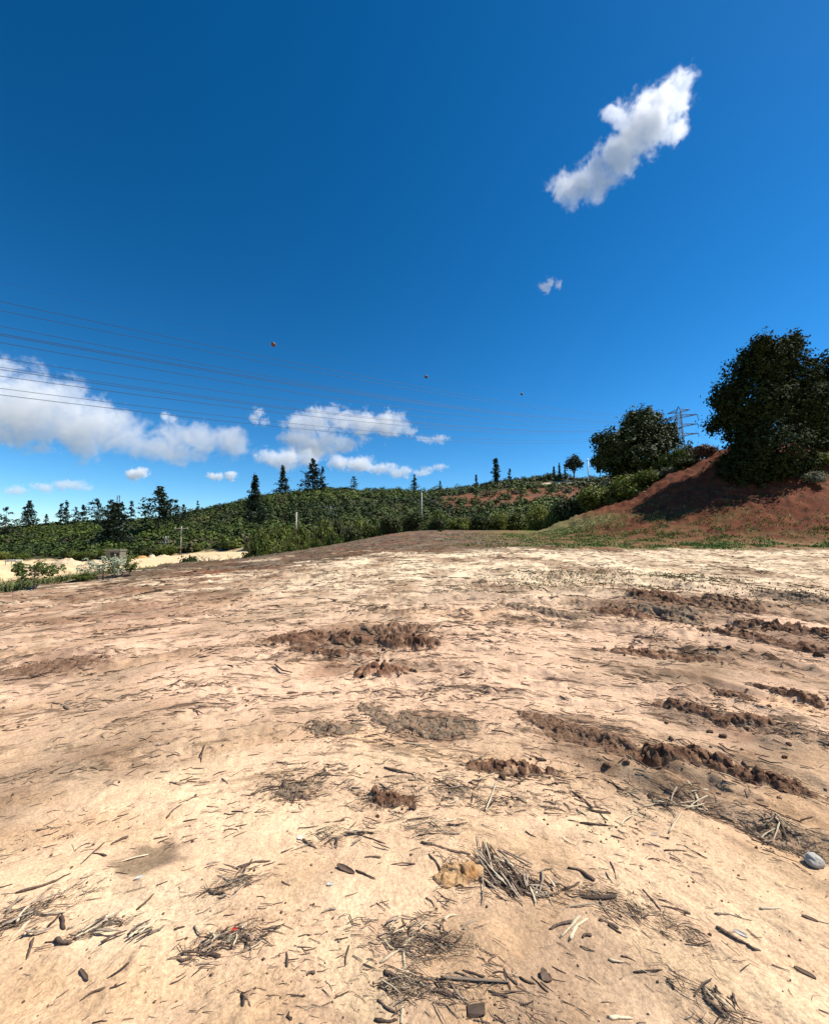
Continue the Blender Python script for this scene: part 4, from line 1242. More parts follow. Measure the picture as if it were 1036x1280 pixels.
# ------------------------------------------------------------------ loose clods
def lump_mesh(seed, mat, sub=3, rough=.35, name='soil_clod'):
    bm = bmesh.new(); bmesh.ops.create_icosphere(bm, subdivisions=sub, radius=1)
    from mathutils import noise as mn
    for v in bm.verts:
        p = v.co * 1.3 + Vector((seed * 7.1, seed, 3))
        d = mn.fractal(p, 1, 2, 4) * rough + abs(mn.noise(p * 3)) * rough * .5
        v.co *= 1 + d
        v.co.z *= .75
    me = bpy.data.meshes.new(name); bm.to_mesh(me); bm.free()
    me.polygons.foreach_set('use_smooth', [sub > 2] * len(me.polygons))
    me.materials.append(mat); return me
M['clod'] = simple('clod_soil', (.085, .050, .032), .95, .4, 3.0, .6, .3, .15)
LUMPS = [lump_mesh(k, M['clod'], 2, .55) for k in range(6)]
def clod(x, y, r, label, group):
    o = obj('soil_clod', random.choice(LUMPS), None, (x, y, gz(x, y) + r * .25))
    o.rotation_euler = (random.uniform(-.3, .3), random.uniform(-.3, .3), random.uniform(0, 6.28))
    o.scale = (r, r * random.uniform(.7, 1.1), r * random.uniform(.7, 1))
    tag(o, label, 'soil clod', group)
AREAS = [  # px rectangle around a mound, count, radius m, label, group
    ((600, 945, 690, 985), 14, (.012, .03), 'brown soil clod strewn around the crumbly central ridge', 'clods around the central ridge'),
    ((450, 985, 525, 1022), 10, (.010, .025), 'brown soil clod beside the small dark clump low in the centre', 'clods beside the low central clump'),
    ((740, 930, 1010, 1000), 34, (.012, .04), 'brown soil clod along the dark right hand ridge', 'clods along the dark right hand ridge'),
    ((810, 875, 1000, 925), 20, (.015, .035), 'dark clod along the narrow upper ridge at right', 'clods along the narrow upper ridge'),
    ((340, 780, 560, 830), 26, (.015, .05), 'dark clod scattered between the mounds in mid field', 'clods between the mid field mounds'),
    ((430, 830, 520, 850), 9, (.03, .07), 'reddish clod at the foot of the steep reddish clod pile', 'clods at the foot of the reddish pile'),
    ((740, 740, 1030, 820), 44, (.02, .07), 'dark clod scattered among the far right hand mounds', 'clods among the far right hand mounds'),
    ((360, 1020, 700, 1260), 12, (.003, .008), 'brown clod on the bare sand in the lower centre', 'tiny clods in the lower centre'),
    ((700, 1050, 1030, 1270), 12, (.003, .009), 'brown clod on the bare sand at the lower right', 'tiny clods at the lower right'),
    ((10, 1030, 340, 1270), 9, (.003, .008), 'brown clod on the bare sand at the lower left', 'tiny clods at the lower left'),
]
for (x0, y0, x1, y1), n, (r0, r1), lab, grp in AREAS:
    for _ in range(int(n * .65)):
        px, py = random.uniform(x0, x1), random.uniform(y0, y1); g = G(px, py); q = random.random() ** 2
        fx = (px - x0) / (x1 - x0); wh = ('back' if py < (y0 + y1) / 2 else 'front') + (' left' if fx < .25 else ' inner left' if fx < .5 else ' inner right' if fx < .75 else ' right')
        clod(g.x, g.y, (r0 + (r1 - r0) * q) * .8, f"{'bigger' if q > .3 else 'small'} {lab}, {wh}", grp)

# ------------------------------------------------------------------ stones and scraps
g = G(1017, 1080)
me = lump_mesh(31, M['stone'], 4, .22, 'stone')
o = obj('stone', me, None, (g.x, g.y, g.z + .022)); o.scale = (.042, .036, .040); o.rotation_euler = (.2, .3, .5)
tag(o, 'white chalky stone half in shade at the right edge', 'stone')
def chip(px, py, lx, ly, mat, name, label, cat, rz=0, tilt=.2, lift=.003, curl=.3):
    if name == 'bark_piece': ly *= .6
    g = G(px, py); n = 9
    S, T = np.meshgrid(np.linspace(-1, 1, n), np.linspace(-1, 1, 5), indexing='ij')
    W = np.sqrt(np.clip(1 - S ** 2 * .92, 0, 1))
    X = S * lx / 2; Y = T * W * ly / 2 * (1 + .25 * noise(S * 2, T * 2, int(px)))
    Z = curl * ly * (T ** 2) * W + .12 * lx * S ** 2 * curl
    top = np.stack([X, Y, Z], -1).reshape(-1, 3); bot = top - [0, 0, .006]
    i = np.arange(n * 5).reshape(n, 5); k = n * 5
    q = np.stack([i[:-1, :-1], i[1:, :-1], i[1:, 1:], i[:-1, 1:]], -1).reshape(-1, 4)
    Fl = [list(f) for f in q] + [list(f[::-1] + k) for f in q]
    rim = list(i[:, 0]) + list(i[-1, 1:]) + list(i[-2::-1, -1]) + list(i[0, -2:0:-1])
    Fl += [[rim[j], rim[j] + k, rim[(j + 1) % len(rim)] + k, rim[(j + 1) % len(rim)]] for j in range(len(rim))]
    me = bpy.data.meshes.new(name); me.from_pydata([tuple(v) for v in np.concatenate([top, bot])], [], [[int(v) for v in f] for f in Fl])
    me.materials.append(M[mat]); me.update()
    o = obj(name, me, None, (g.x, g.y, g.z + lift)); o.rotation_euler = (tilt, 0, rz); tag(o, label, cat)
chip(293, 1170, .026, .022, 'red_plastic', 'plastic_scrap', 'small bright red plastic scrap among dry fibres', 'plastic scrap', .4, .35)
chip(375, 1048, .024, .020, 'white_paint', 'plastic_scrap', 'small white scrap beside a bent twig', 'plastic scrap', 1, .3)
chip(413, 1113, .030, .016, 'stone', 'wood_chip', 'pale flat chip lying on smooth sand', 'wood chip', .2, .1)
chip(174, 1101, .036, .014, 'stone', 'wood_chip', 'pale chip below the grey damp stain', 'wood chip', .6, .1)
chip(432, 1090, .105, .028, 'wood_dark', 'dry_leaf', 'curled dark dry leaf alone on the sand', 'dry leaf', -.55, .10, .004, .25)
chip(925, 1174, .045, .018, 'stone', 'wood_chip', 'pale chip beside the forked stick', 'wood chip', -.7, .1)
g = G(595, 1269); mbx = MB(); mbx.box((0, 0, .006), (.062, .032, .012)); mbx.V[0] += np.random.default_rng(5).normal(0, .003, mbx.V[0].shape)
o = obj('wood_chip', mbx.build('wood_chip', M['wood_dark']), None, g); o.rotation_euler = (.05, 0, .12); tag(o, 'dark squarish wood chip at the bottom edge', 'wood chip')
chip(681, 1223, .036, .040, 'wood_dark', 'wood_chip', 'dark blocky chip right of the lower centre', 'wood chip', .8, .3)
chip(1006, 1226, .060, .026, 'wood_dark', 'bark_piece', 'curled bark piece at the lower right edge', 'bark piece', -.8, .08, .004, .15)
chip(1012, 1158, .050, .022, 'wood_dark', 'bark_piece', 'small bark piece below the white stone', 'bark piece', -.65, .08, .004, .15)
chip(675, 950, .085, .040, 'wood_dark', 'bark_piece', 'dark bark piece above the central crumbly ridge', 'bark piece', -.3, .08, .004, .15)
chip(105, 1228, .070, .020, 'wood_dark', 'bark_piece', 'curled bark sliver alone at the lower left', 'bark piece', -.6, .08, .004, .15)
chip(818, 1046, .055, .030, 'wood_grey', 'bark_piece', 'grey crumpled bark next to a pale curved straw', 'bark piece', .3, .08, .004, .15)

# ------------------------------------------------------------------ sticks
STK = []
for k in range(15):
    r = random.Random(50 + k); mb = MB(); n = 8
    bend = r.uniform(-.022, .022) if k < 10 else r.choice((-1, 1)) * r.uniform(.05, .12); kink = r.uniform(-.006, .006) if k < 10 else r.uniform(-.03, .03)
    pts, rad = [], []
    for i in range(n):
        f = i / (n - 1)
        pts.append((f - .5, bend * math.sin(math.pi * f) + kink * math.sin(2.7 * math.pi * f) + r.uniform(-.003, .003), 0.15 * abs(bend) * math.sin(math.pi * f * 1.3)))
        rad.append(1)
    mb.tube([(p[0], p[1], p[2]) for p in pts], .02, 7)
    me = mb.build('stick', M['wood_dark'])
    # reshape: radius lives in local y/z, tapered with knots
    for i in range(n):
        f = i / (n - 1); tp = (1 - .45 * f) * (1 + .35 * (r.random() - .4)) * (.55 if i in (0, n - 1) else 1)
        for j in range(7):
            v = me.vertices[i * 7 + j]; c = pts[i]
            a = 2 * math.pi * j / 7; rr = .02 * tp * (1 + .22 * (r.random() - .5))
            v.co = (c[0] + (r.random() - .5) * .02 * (i in (0, n - 1)), c[1] + math.cos(a) * rr, c[2] + math.sin(a) * rr * .62)
    me.polygons.foreach_set('use_smooth', [True] * len(me.polygons))
    STK.append(me)

def stick(a, b, thick, mat, label, group=None, lift=.0, name='stick', cat='stick', k=None):
    """stick between two ground points; thick in metres"""
    d = b - a; L = max(d.length, .01)
    if k is None: k = random.randrange(10, 15) if L / thick > 20 and mat != 'wood_straw' and random.random() < .6 else random.randrange(10)
    o = bpy.data.objects.new(name, STK[k]); link(o)
    x = d.normalized(); y = Vector((0, 0, 1)).cross(x).normalized(); z = x.cross(y)
    if random.random() < .5: x, y = -x, -y
    s = thick / .04
    m = Matrix((x * L, y * s, z * s)).transposed().to_4x4()
    m.translation = (a + b) / 2 + Vector((0, 0, thick * .22 + lift))
    o.matrix_world = m
    o.material_slots[0].link = 'OBJECT'; o.material_slots[0].material = M[mat]
    tag(o, label, cat, group)
    return o
D, GR, S_ = 'wood_dark', 'wood_grey', 'wood_straw'
HAND = [  # x0 y0 x1 y1 thickness px, tone, label, group
    (296, 1089, 338, 1078, 5.5, D, 'thick dark stick at the top of the crossed sticks at left', None),
    (287, 1128, 329, 1093, 3.5, S_, 'pale straight straw crossing the sticks at left', None),
    (258, 1115, 280, 1121, 5, D, 'short bowed stick left of the pale crossing straw', None),
    (505, 1187, 502, 1285, 4.2, S_, 'long pale cane pointing at the camera from the bottom edge', None),
    (475, 1211, 516, 1176, 4, S_, 'pale cane slanting up to the head of the long pale cane', None),
    (480, 1219, 499, 1229, 7, D, 'thick brown stub left of the long pale cane', None),
    (526, 1056, 588, 1072, 7, D, 'thick dark stick above the orange earth lump', None),
    (536, 1074, 556, 1098, 4, D, 'dark stick along the left side of the orange earth lump', None),
    (644, 1110, 668, 1122, 11, D, 'thick dark stub at the end of the big stick bundle', None),
    (668, 1132, 674, 1108, 5, S_, 'pale splinter upright beside the thick dark stub', None),
    (578, 1172, 624, 1184, 3.5, S_, 'pale cane lying right of the fibre mat', None),
    (554, 1156, 571, 1148, 6, S_, 'thick pale splinter at the head of the fibre mat', None),
    (710, 1086, 743, 1104, 8, D, 'thick dark stick right of the big stick bundle', None),
    (726, 1122, 770, 1126, 8, D, 'thick rounded stick below the dark one, right of the bundle', None),
    (700, 1174, 725, 1150, 5.5, S_, 'pale split straw, upper of two side by side', None),
    (711, 1177, 734, 1153, 5.5, S_, 'pale split straw, lower of two side by side', None),
    (686, 1165, 716, 1155, 4.5, D, 'dark stick touching the two pale split straws', None),
    (803, 1116, 826, 1142, 3, D, 'thin dark twig bent towards a second twig at lower right', None),
    (826, 1137, 863, 1148, 3, D, 'thin dark twig running right from the bent twig', None),
    (895, 1164, 934, 1190, 5.5, D, 'forked dark stick, main stem, at lower right', None),
    (933, 1188, 951, 1197, 4.5, D, 'short branch at the fork of the dark stick', None),
    (949, 1144, 977, 1146, 3.5, S_, 'short pale straw alone at the right', None),
    (879, 1253, 911, 1281, 6.5, D, 'thick dark stick cut by the bottom edge at right', None),
    (759, 1279, 790, 1277, 5.5, S_, 'pale stick lying along the bottom edge', None),
    (725, 1032, 797, 1037, 4.5, D, 'long bent stick below the dark clod ridge', None),
    (775, 1036, 791, 1022, 3, S_, 'pale thin straw standing on the long bent stick', None),
    (835, 1046, 853, 1018, 3.5, S_, 'pale curved straw beside the grey crumpled bark', None),
    (71, 1175, 90, 1188, 7, D, 'thick dark stub below the grey stick bundle at left', None),
    (95, 1181, 154, 1138, 5, GR, 'long grey stick, lower of the slanting pair at left', None),
    (98, 1170, 149, 1141, 4, S_, 'long pale stick, upper of the slanting pair at left', None),
    (20, 1118, 74, 1103, 4, D, 'long dark twig above the slanting pair at left', None),
    (0, 1155, 26, 1150, 4, D, 'dark twig cut by the left edge', None),
    (12, 1177, 38, 1152, 5.5, S_, 'pale splinter near the left edge', None),
    (25, 1146, 69, 1125, 4, GR, 'grey stick between the left edge and the slanting pair', None),
    (78, 1143, 81, 1163, 5, D, 'short upright stub between the two left bundles', None),
    (250, 1199, 275, 1201, 5.5, D, 'short bowed stick below the red scrap, right of two', None),
    (221, 1205, 240, 1200, 5, D, 'short stick below the red scrap, left of two', None),
    (302, 1244, 304, 1268, 3.5, D, 'upright twig of the small V at lower left', None),
    (304, 1250, 313, 1266, 3.5, D, 'slanting twig of the small V at lower left', None),
    (101, 1081, 131, 1051, 2.5, D, 'thin twig left of the grey damp stain', None),
    (149, 1077, 186, 1062, 2.5, S_, 'thin pale straw on the grey damp stain', None),
    (139, 1054, 161, 1044, 4, D, 'dark stick above the grey damp stain', None),
    (379, 1050, 396, 1060, 3.5, D, 'bent twig beside the small white scrap', None),
    (406, 1030, 431, 1026, 3.5, D, 'dark twig above right of the white scrap', None),
    (443, 1040, 467, 1044, 2.5, D, 'thin twig over the curled dry leaf, upper one', None),
    (448, 1046, 482, 1056, 2.5, D, 'thin twig over the curled dry leaf, lower one', None),
    (456, 1072, 476, 1073, 3.5, D, 'short twig right of the curled dry leaf', None),
    (431, 1214, 436, 1189, 2.5, D, 'thin upright twig left of the long pale cane', None),
    (383, 1222, 394, 1220, 4.5, D, 'very short dark stub on bare sand left of the cane', None),
    (361, 1270, 364, 1282, 4.5, D, 'short dark stub cut by the bottom edge left of the cane', None),
    (472, 1251, 497, 1273, 3.5, D, 'dark stick leaning towards the foot of the pale cane', None),
    (468, 1277, 497, 1279, 5.5, D, 'dark stick along the bottom edge beside the pale cane', None),
    (522, 1047, 549, 1048, 2.8, D, 'thin straight twig above the thick dark stick', None),
    (489, 1082, 519, 1083, 2.5, D, 'thin level twig left of the orange earth lump', None),
    (629, 1219, 647, 1236, 4, D, 'dark twig in the lower centre, upper of a crossing pair', None),
    (629, 1222, 638, 1245, 3, D, 'dark twig in the lower centre, lower of a crossing pair', None),
    (610, 1245, 635, 1251, 3.5, D, 'bowed twig below the crossing pair in the lower centre', None),
    (538, 1250, 565, 1253, 5.5, D, 'thick stick right of the long pale cane near the bottom', None),
    (760, 1202, 780, 1208, 3, S_, 'short pale straw below the two split straws', None),
    (833, 1228, 842, 1241, 5, D, 'short dark stub left of the bottom right stick', None),
    (748, 1155, 773, 1165, 5, D, 'dark stick right of the two pale split straws', None),
    (727, 1176, 739, 1174, 5, D, 'short stub below the two pale split straws', None),
    (570, 968, 640, 980, 4, D, 'stick lying below the central crumbly ridge', None),
    (560, 1002, 620, 985, 4, S_, 'pale stick slanting below the central crumbly ridge', None),
    (535, 1033, 580, 1028, 4, S_, 'pale level stick right of the low central clump', None),
    (488, 1015, 516, 1000, 4, S_, 'pale splinter at the right of the low central clump', None),
    (405, 960, 407, 985, 4, D, 'upright dark twig left of the low central clump', None),
    (480, 962, 520, 972, 4, D, 'dark slanting stick above the low central clump', None),
    (755, 977, 800, 1003, 4, D, 'dark stick slanting below the lumpy streak end', None),
    (845, 1002, 905, 995, 4, GR, 'grey stick over the thin mat of fibres', None),
    (770, 1005, 812, 1028, 2.5, S_, 'thin pale straw slanting above the long bent stick', None),
    (715, 993, 740, 1012, 3.5, D, 'dark twig above the dark stump chip in the right foreground', None),
    (735, 1016, 763, 1019, 8, D, 'thick short dark stump chip above the long bent stick', None),
]
def hp(x, y): return G(x, y)
for (x0, y0, x1, y1, t, tone, lab, grp) in HAND:
    a, b_ = hp(x0, y0), hp(x1, y1)
    stick(a, b_, (t if t < 4 else 4 + (t - 4) * .5) * (a - CAM).length / FPX * .72, tone, lab, grp or 'dry sticks on the sand')
def bundle(x0, y0, x1, y1, ang, L, n, tones, label, group, th=(1.6, 3.0), spread=.35):
    for _ in range(n):
        cx, cy = random.uniform(x0, x1), random.uniform(y0, y1)
        aa = ang + random.gauss(0, spread); l = L * random.uniform(.5, 1.15)
        dx, dy = math.cos(aa) * l / 2, math.sin(aa) * l / 2
        a, b_ = hp(cx - dx, cy - dy), hp(cx + dx, cy + dy)
        a.z += random.uniform(0, .008); b_.z += random.uniform(0, .008)
        tn = random.choice(tones); fx, fy = (cx - x0) / (x1 - x0), (cy - y0) / (y1 - y0)
        where = ('far' if fy < .5 else 'near') + (' left' if fx < .33 else ' right' if fx > .67 else ' middle')
        lab = f"{'long' if l > L * .85 else 'short'} {TNAME[tn]} {label}, {where}"
        stick(a, b_, random.uniform(*th) * (a - CAM).length / FPX * .9, tn, lab, group, random.uniform(0, .010))
bundle(600, 1072, 645, 1118, .95, 48, 30, [D, D, GR, GR, S_], 'stick of the big bundle by the earth lump', 'sticks of the big bundle', spread=.3)
bundle(655, 1100, 690, 1124, .6, 26, 14, [D, GR, S_, GR], 'stick of the tangle beside the dark stub', 'sticks right of the dark stub', spread=.7)
bundle(168, 1160, 198, 1184, -.72, 36, 13, [D, D, GR, S_], 'parallel stick in the small tight bundle at lower left', 'sticks of the tight bundle', spread=.15)
bundle(5, 1118, 70, 1172, -.55, 40, 14, [D, GR, S_], 'stick in the loose bundle at the left edge', 'sticks of the left edge bundle', spread=.3)
bundle(95, 1150, 150, 1182, -.62, 34, 8, [D, GR, S_], 'stick around the slanting pair at left', 'sticks around the slanting pair', spread=.25)
bundle(235, 1165, 330, 1195, -.5, 16, 16, [D, GR, S_], 'twig scattered around the red scrap', 'twigs around the red scrap', (1.3, 2.2), .9)
bundle(260, 1085, 325, 1125, -.5, 20, 12, [D, GR], 'twig under the crossed sticks at left', 'twigs under the crossed sticks', (1.3, 2.2), .8)
bundle(945, 1030, 992, 1056, .4, 28, 16, [D, D, GR, S_], 'twig in the debris heap at the right edge', 'twigs of the right edge heap', (1.4, 2.4), .8)
bundle(480, 1150, 560, 1200, -.7, 24, 16, [D, GR, S_], 'twig in the fibre mat at the head of the pale cane', 'twigs of the fibre mat', (1.4, 2.4), .7)
bundle(870, 1245, 920, 1278, .8, 24, 8, [D, GR, S_], 'splinter around the bottom right stick', 'splinters around the bottom right stick', (1.6, 2.8), .3)
bundle(550, 1235, 580, 1262, .6, 22, 6, [D, GR], 'stick around the thick stick right of the pale cane', 'sticks around the thick bottom stick', (1.6, 2.8), .4)
bundle(810, 985, 885, 1015, .2, 26, 14, [D, GR, S_], 'twig on the thin mat of fibres', 'twigs on the thin mat of fibres', (1.3, 2.2), .6)
bundle(540, 970, 630, 1015, -.25, 34, 12, [D, GR, S_], 'twig scattered below the central crumbly ridge', 'twigs below the central ridge', (1.4, 2.4), .5)
bundle(420, 1025, 480, 1065, .3, 22, 8, [D, D, GR], 'twig above the curled dry leaf', 'twigs above the curled dry leaf', (1.3, 2.2), .6)
NEARBY = [(190, 1068, 'grey damp stain'), (432, 1090, 'curled dry leaf'), (575, 1090, 'orange earth lump'), (1017, 1077, 'white stone'), (293, 1170, 'red scrap'),
          (505, 1235, 'long pale cane'), (740, 1095, 'thick dark stick'), (915, 1178, 'forked dark stick'), (485, 998, 'low central clod clump'), (635, 962, 'central crumbly ridge'),
          (935, 965, 'dark clod ridge'), (865, 895, 'narrow upper ridge'), (415, 912, 'small fibrous mound'), (540, 908, 'brown pit'), (40, 1145, 'left edge bundle'),
          (182, 1170, 'tight bundle'), (970, 1044, 'right edge heap'), (725, 918, 'brown soil streak'), (308, 1256, 'small twig V'), (890, 1262, 'bottom right stick'), (368, 990, 'tangled fibre clump'), (75, 835, 'left berm')]
for _ in range(48):
    x, y = random.uniform(10, 1026), random.uniform(880, 1260)
    s = (y - 880) / 380; ang = (-.45 if x < 400 else .45 if x > 650 else 0) + random.gauss(0, .5)
    l = random.uniform(14, 34) * (.7 + .5 * s); dx, dy = math.cos(ang) * l / 2, math.sin(ang) * l / 2 * .8
    a, b_ = hp(x - dx, y - dy), hp(x + dx, y + dy)
    tn = random.choice([D, D, GR])
    near = min(NEARBY, key=lambda q: math.hypot(q[0] - x, q[1] - y))
    rel = ('below' if y > near[1] + 12 else 'above' if y < near[1] - 12 else 'beside') + (' and left of' if x < near[0] - 15 else ' and right of' if x > near[0] + 15 else '')
    rel = rel.replace('beside and ', '')
    stick(a, b_, random.uniform(1.6, 2.8) * (a - CAM).length / FPX, tn, f"lone {'long' if l > 26 else 'short'} {TNAME[tn]} twig {rel} the {near[2]}", 'lone twigs on the bare sand')

# ------------------------------------------------------------------ uncounted litter
def litter_np(X, Y, ang, L, r, tone, lift, seed):
    n = len(X); rg = np.random.default_rng(seed)
    dx, dy = np.cos(ang), np.sin(ang)
    bend = rg.normal(0, .08, n) * L
    P0 = np.stack([X - dx * L / 2, Y - dy * L / 2], 1); P1 = np.stack([X - dy * bend, Y + dx * bend], 1); P2 = np.stack([X + dx * L / 2, Y + dy * L / 2], 1)
    Vv = np.zeros((n, 9, 3))
    for k, Pk in enumerate((P0, P1, P2)):
        z = ground_z(Pk[:, 0], Pk[:, 1]) + r * .4 + lift * rg.uniform(.2, 1, n)
        rk = r * (1, .95, .55)[k]
        for j in range(3):
            w = 2 * math.pi * j / 3 + .5
            Vv[:, k * 3 + j, 0] = Pk[:, 0] - dy * math.cos(w) * rk
            Vv[:, k * 3 + j, 1] = Pk[:, 1] + dx * math.cos(w) * rk
            Vv[:, k * 3 + j, 2] = z + math.sin(w) * rk
    f = []
    for k in range(2):
        for j in range(3):
            f.append([k * 3 + j, k * 3 + (j + 1) % 3, k * 3 + 3 + (j + 1) % 3, k * 3 + 3 + j])
    f = np.array(f)
    Fq = (np.arange(n)[:, None, None] * 9 + f[None]).reshape(-1, 4)
    pal = np.array([(.07, .045, .032), (.12, .08, .055), (.22, .165, .115), (.50, .40, .26)])
    C = pal[tone] * rg.uniform(.75, 1.25, n)[:, None]
    return Vv.reshape(-1, 3), Fq, np.repeat(C, 9, 0)

def scatter(n, seed, ymin=.9, ymax=36):
    rg = np.random.default_rng(seed)
    v = rg.uniform(0, 1, n)
    Yd = ymin * (ymax / ymin) ** (v ** .85)
    u = rg.uniform(-1.08, 1.08, n); X = u * Yd
    return X, Yd, rg
def dens_keep(X, Y, rg, base=.15):
    rho, arc = polar(X, Y)
    d = ss(.0, .45, fbm(arc * .8, rho * 3.0, 3, 63 - 0) * .6 + .6 * fbm(arc * .45, rho * 1.1, 3, 103))
    return rg.random(len(X)) < base + (1 - base) * d
Vl, Fl, Cl, off = [], [], [], 0
def add_l(t):
    global off
    Vl.append(t[0]); Fl.append(t[1] + off); Cl.append(t[2]); off += len(t[0])
X, Y, rg = scatter(90000, 201)
k = dens_keep(X, Y, rg, .10) & ((Y > 2.6) | (rg.random(len(X)) < .42)); X, Y = X[k], Y[k]; n = len(X)
tang = np.arctan2(-(X + .35), Y - .15)
ang = tang + rg.normal(0, .42, n)
far = np.clip(Y / 2.2, .75, 6)
L = np.minimum(rg.lognormal(-3.6, .6, n), .062) * far ** .8; r = L * rg.uniform(.02, .05, n) * far ** .15
tone = rg.choice(4, n, p=[.40, .32, .18, .10])
ok = ~((X > 7) & (Y > 21))
add_l(litter_np(X[ok], Y[ok], ang[ok], L[ok], r[ok], tone[ok], .004 * far[ok], 5))
# fibres gathered on the debris spots
SPOTS = [(625, 1095, .13, 700), (520, 1180, .12, 700), (512, 1240, .08, 350), (290, 1110, .09, 250), (285, 1182, .11, 420), (40, 1145, .14, 380), (120, 1165, .08, 220),
         (968, 1044, .13, 450), (845, 1000, .16, 500), (540, 905, .35, 900), (415, 910, .20, 500), (370, 985, .13, 300), (590, 995, .25, 500), (720, 905, .35, 700),
         (760, 1130, .12, 350), (660, 1110, .10, 300), (430, 1045, .12, 200), (900, 900, .4, 400), (620, 962, .25, 300), (360, 800, .7, 500), (800, 770, 1.4, 500),
         (540, 1040, .14, 200), (890, 1262, .1, 250), (840, 1160, .14, 250), (1010, 1050, .14, 200), (600, 1250, .14, 220), (480, 1000, .15, 250)]
for i, (px, py, rad, cnt) in enumerate(SPOTS):
    g = G(px, py); cnt = int(cnt * .8)
    t0 = math.atan2(-(g.x + .35), g.y - .15)
    ql = rg.normal(0, .85, cnt) * rad; qw = rg.normal(0, .38, cnt) * rad * (1 + .5 * np.sin(ql / rad * 4 + i))
    X = g.x + math.cos(t0) * ql - math.sin(t0) * qw; Y = g.y + math.sin(t0) * ql + math.cos(t0) * qw
    an = t0 + rg.normal(0, .5, cnt); s = max(g.y / 2.2, .7)
    L = rg.lognormal(-3.45, .5, cnt) * s ** .6
    add_l(litter_np(X, Y, an, L, L * rg.uniform(.016, .038, cnt), rg.choice(4, cnt, p=[.24, .28, .30, .18]), .010 * s ** .5, 10 + i))
for i, (a_, b_, w_, h_, tn_, *_q) in enumerate(MOUNDS):
    A, B = G(*a_), G(*b_); dv = (B - A); cnt = int(np.clip(dv.length * 260 / max(A.y, 1) ** .5, 90, 420)); s = max(A.y / 2.2, .7)
    t = rg.uniform(-.25, 1.2, cnt); q = rg.normal(0, .75, cnt) * w_; nx, ny = -dv.y / dv.length, dv.x / dv.length
    X = A.x + dv.x * t + nx * q; Y = A.y + dv.y * t + ny * q
    an = np.arctan2(-(X + .35), Y - .15) + rg.normal(0, .6, cnt); L = rg.lognormal(-3.55, .5, cnt) * s ** .75
    add_l(litter_np(X, Y, an, L, L * rg.uniform(.02, .05, cnt), rg.choice(4, cnt, p=[.45, .30, .17, .08]), .02 * s ** .5, 60 + i))
o = obj('twig_litter', mesh_np('twig_litter', np.concatenate(Vl), np.concatenate(Fl), M['litter'], np.concatenate(Cl)))
tag(o, 'fine twigs and wood chips littering the pale dirt', None, None, 'stuff')

# crumbs of soil
X, Y, rg = scatter(16000, 301, .95, 30)
k = dens_keep(X, Y, rg, .10) & ~((X > 7) & (Y > 21)); X, Y = X[k], Y[k]
ex, ey = [], []
bu = rg.uniform(.30, 1.05, 9000); by = rg.uniform(24, 39, 9000); bx = bu * by
bq = (bank_plane(bx, by) - field_z(bx, by) > .4) & (fbm(bx * .5, by * .7, 3, 72) + rg.normal(0, .2, 9000) > .0)
ex.append(bx[bq]); ey.append(by[bq])
for (a, b_, w, h, *_r) in MOUNDS:
    A, B = G(*a), G(*b_); m = 130
    t = rg.uniform(-.1, 1.1, m); q = rg.normal(0, .6, m) * w * .75
    d = (B - A).xy.normalized()
    ex.append(A.x + (B.x - A.x) * t - d.y * q); ey.append(A.y + (B.y - A.y) * t + d.x * q)
X = np.concatenate([X] + ex); Y = np.concatenate([Y] + ey); n = len(X)
s = np.minimum(rg.lognormal(-5.7, .5, n), .008) * np.clip(Y / 2, .6, 6) ** .9
octa = np.array([(1, 0, 0), (0, 1, 0), (-1, 0, 0), (0, -1, 0), (0, 0, .8), (0, 0, -.6)])
tri = np.array([(0, 1, 4), (1, 2, 4), (2, 3, 4), (3, 0, 4), (1, 0, 5), (2, 1, 5), (3, 2, 5), (0, 3, 5)])
V = octa[None] * s[:, None, None] * rg.uniform(.6, 1.4, (n, 6, 1))
a = rg.uniform(0, 6.28, n); ca, sa = np.cos(a)[:, None], np.sin(a)[:, None]
V = np.stack([V[..., 0] * ca - V[..., 1] * sa, V[..., 0] * sa + V[..., 1] * ca, V[..., 2]], -1)
V += np.stack([X, Y, ground_z(X, Y) + s * .3], 1)[:, None]
C = np.array([(.11, .065, .042), (.18, .115, .075), (.36, .25, .155)])[rg.choice(3, n, p=[.45, .35, .2])] * rg.uniform(.8, 1.2, n)[:, None]
onb = (bank_plane(X, Y) - field_z(X, Y) > .3) & (Y > 20)
C[onb] = np.array([.13, .045, .024]) * rg.uniform(.5, 1.5, int(onb.sum()))[:, None]
o = obj('soil_crumbs', mesh_np('soil_crumbs', V.reshape(-1, 3), (np.arange(n)[:, None, None] * 6 + tri[None]).reshape(-1, 3), M['litter'], np.repeat(C, 6, 0)))
tag(o, 'small crumbs of brown soil strewn over the dirt', None, None, 'stuff')

# grass and weeds
def blades(X, Y, hgt, col, name, label, seed, wid=.1):
    rg = np.random.default_rng(seed); n = len(X)
    a = rg.uniform(0, 6.28, n); lean = rg.normal(0, .45, (n, 2)) * hgt[:, None]
    z = ground_z(X, Y) - .01; w = hgt * wid
    V = np.zeros((n, 3, 3))
    V[:, 0] = np.stack([X - np.cos(a) * w, Y - np.sin(a) * w, z], 1); V[:, 1] = np.stack([X + np.cos(a) * w, Y + np.sin(a) * w, z], 1)
    V[:, 2] = np.stack([X + lean[:, 0], Y + lean[:, 1], z + hgt], 1)
    C = np.array(col)[rg.integers(0, len(col), n)] * rg.uniform(.7, 1.3, n)[:, None]
    o = obj(name, mesh_np(name, V.reshape(-1, 3), np.arange(3 * n).reshape(n, 3), M['grass'], np.repeat(C, 3, 0)))
    tag(o, label, None, None, 'stuff')
n = 125000
u = rng.uniform(.06, 1.1, n); Y = rng.uniform(21.3, 36, n); X = u * Y
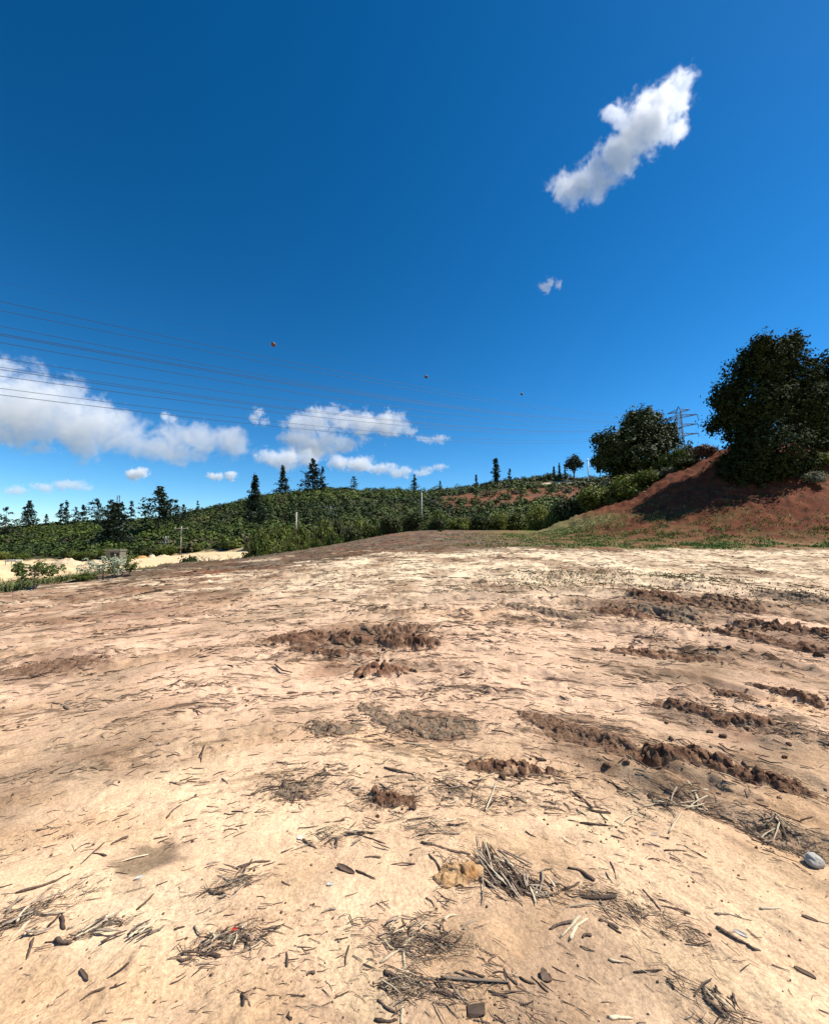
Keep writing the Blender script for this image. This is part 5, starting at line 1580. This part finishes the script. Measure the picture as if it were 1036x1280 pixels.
pl = bank_plane(X, Y) - field_z(X, Y)
m = fbm(X * .5, Y * .9, 4, 70)
p = ss(-.15, .3, m) * ss(3.0, .3, pl) * ss(21.2, 22.6, Y + .5 * noise(X * .8, Y * .8, 7)) * ss(3, 11, X + 3 * noise(X * .4, Y * .4, 8))
p = np.maximum(p, .28 * ss(-.05, .35, fbm(X * .45, Y * .7, 4, 73)) * ss(4.5, 1.5, pl) * (Y > 22))
p = np.maximum(p, .8 * ss(1.5, .2, np.abs(pl - .6)) * (Y > 31) * (X < 18) * .6)
k = rng.random(n) < p * .8
blades(X[k], Y[k], rng.uniform(.04, .13, k.sum()), [(.10, .20, .028), (.18, .24, .045), (.24, .22, .07), (.075, .16, .022)], 'grass', 'patchy green grass at the foot of the red bank', 401, .3)
# sparse tufts out on the field
xs, ys, hs = [], [], []
for (px, py, rx, ry, cnt) in ((735, 722, 1.9, 1.0, 1100), (840, 721, .8, .4, 700), (820, 733, 1.0, .5, 350), (980, 742, 1.8, .7, 600), (640, 728, 1.6, 1.0, 300), (900, 728, 1.2, .5, 200), (700, 733, 1.2, .8, 300)):
    g = G(px, py); xs.append(g.x + rng.normal(0, rx * .6, cnt)); ys.append(g.y + rng.normal(0, ry * .6, cnt)); hs.append(rng.uniform(.02, .06, cnt))
blades(np.concatenate(xs), np.concatenate(ys), np.concatenate(hs), [(.12, .14, .035), (.19, .18, .06), (.09, .11, .03)], 'weeds', 'sparse low weeds greening the dirt at right', 402, .5)
# weeds along the left rim
n = 26000
Y = rng.uniform(11, 40, n); X = edge_x(Y) - np.abs(rng.normal(1.6, 1.3, n))
k = (rng.random(n) < ss(-.5, .3, fbm(X * .6, Y * .6, 3, 83))) & (np.abs(X / Y) < 1.15)
hh = rng.uniform(.08, .26, k.sum()) * ss(30, 13, Y[k]).clip(.45, 1)
blades(X[k], Y[k], hh, [(.075, .11, .025), (.11, .14, .035), (.15, .13, .05)], 'weed_strip', 'strip of green weeds along the left rim of the field', 403, .16)
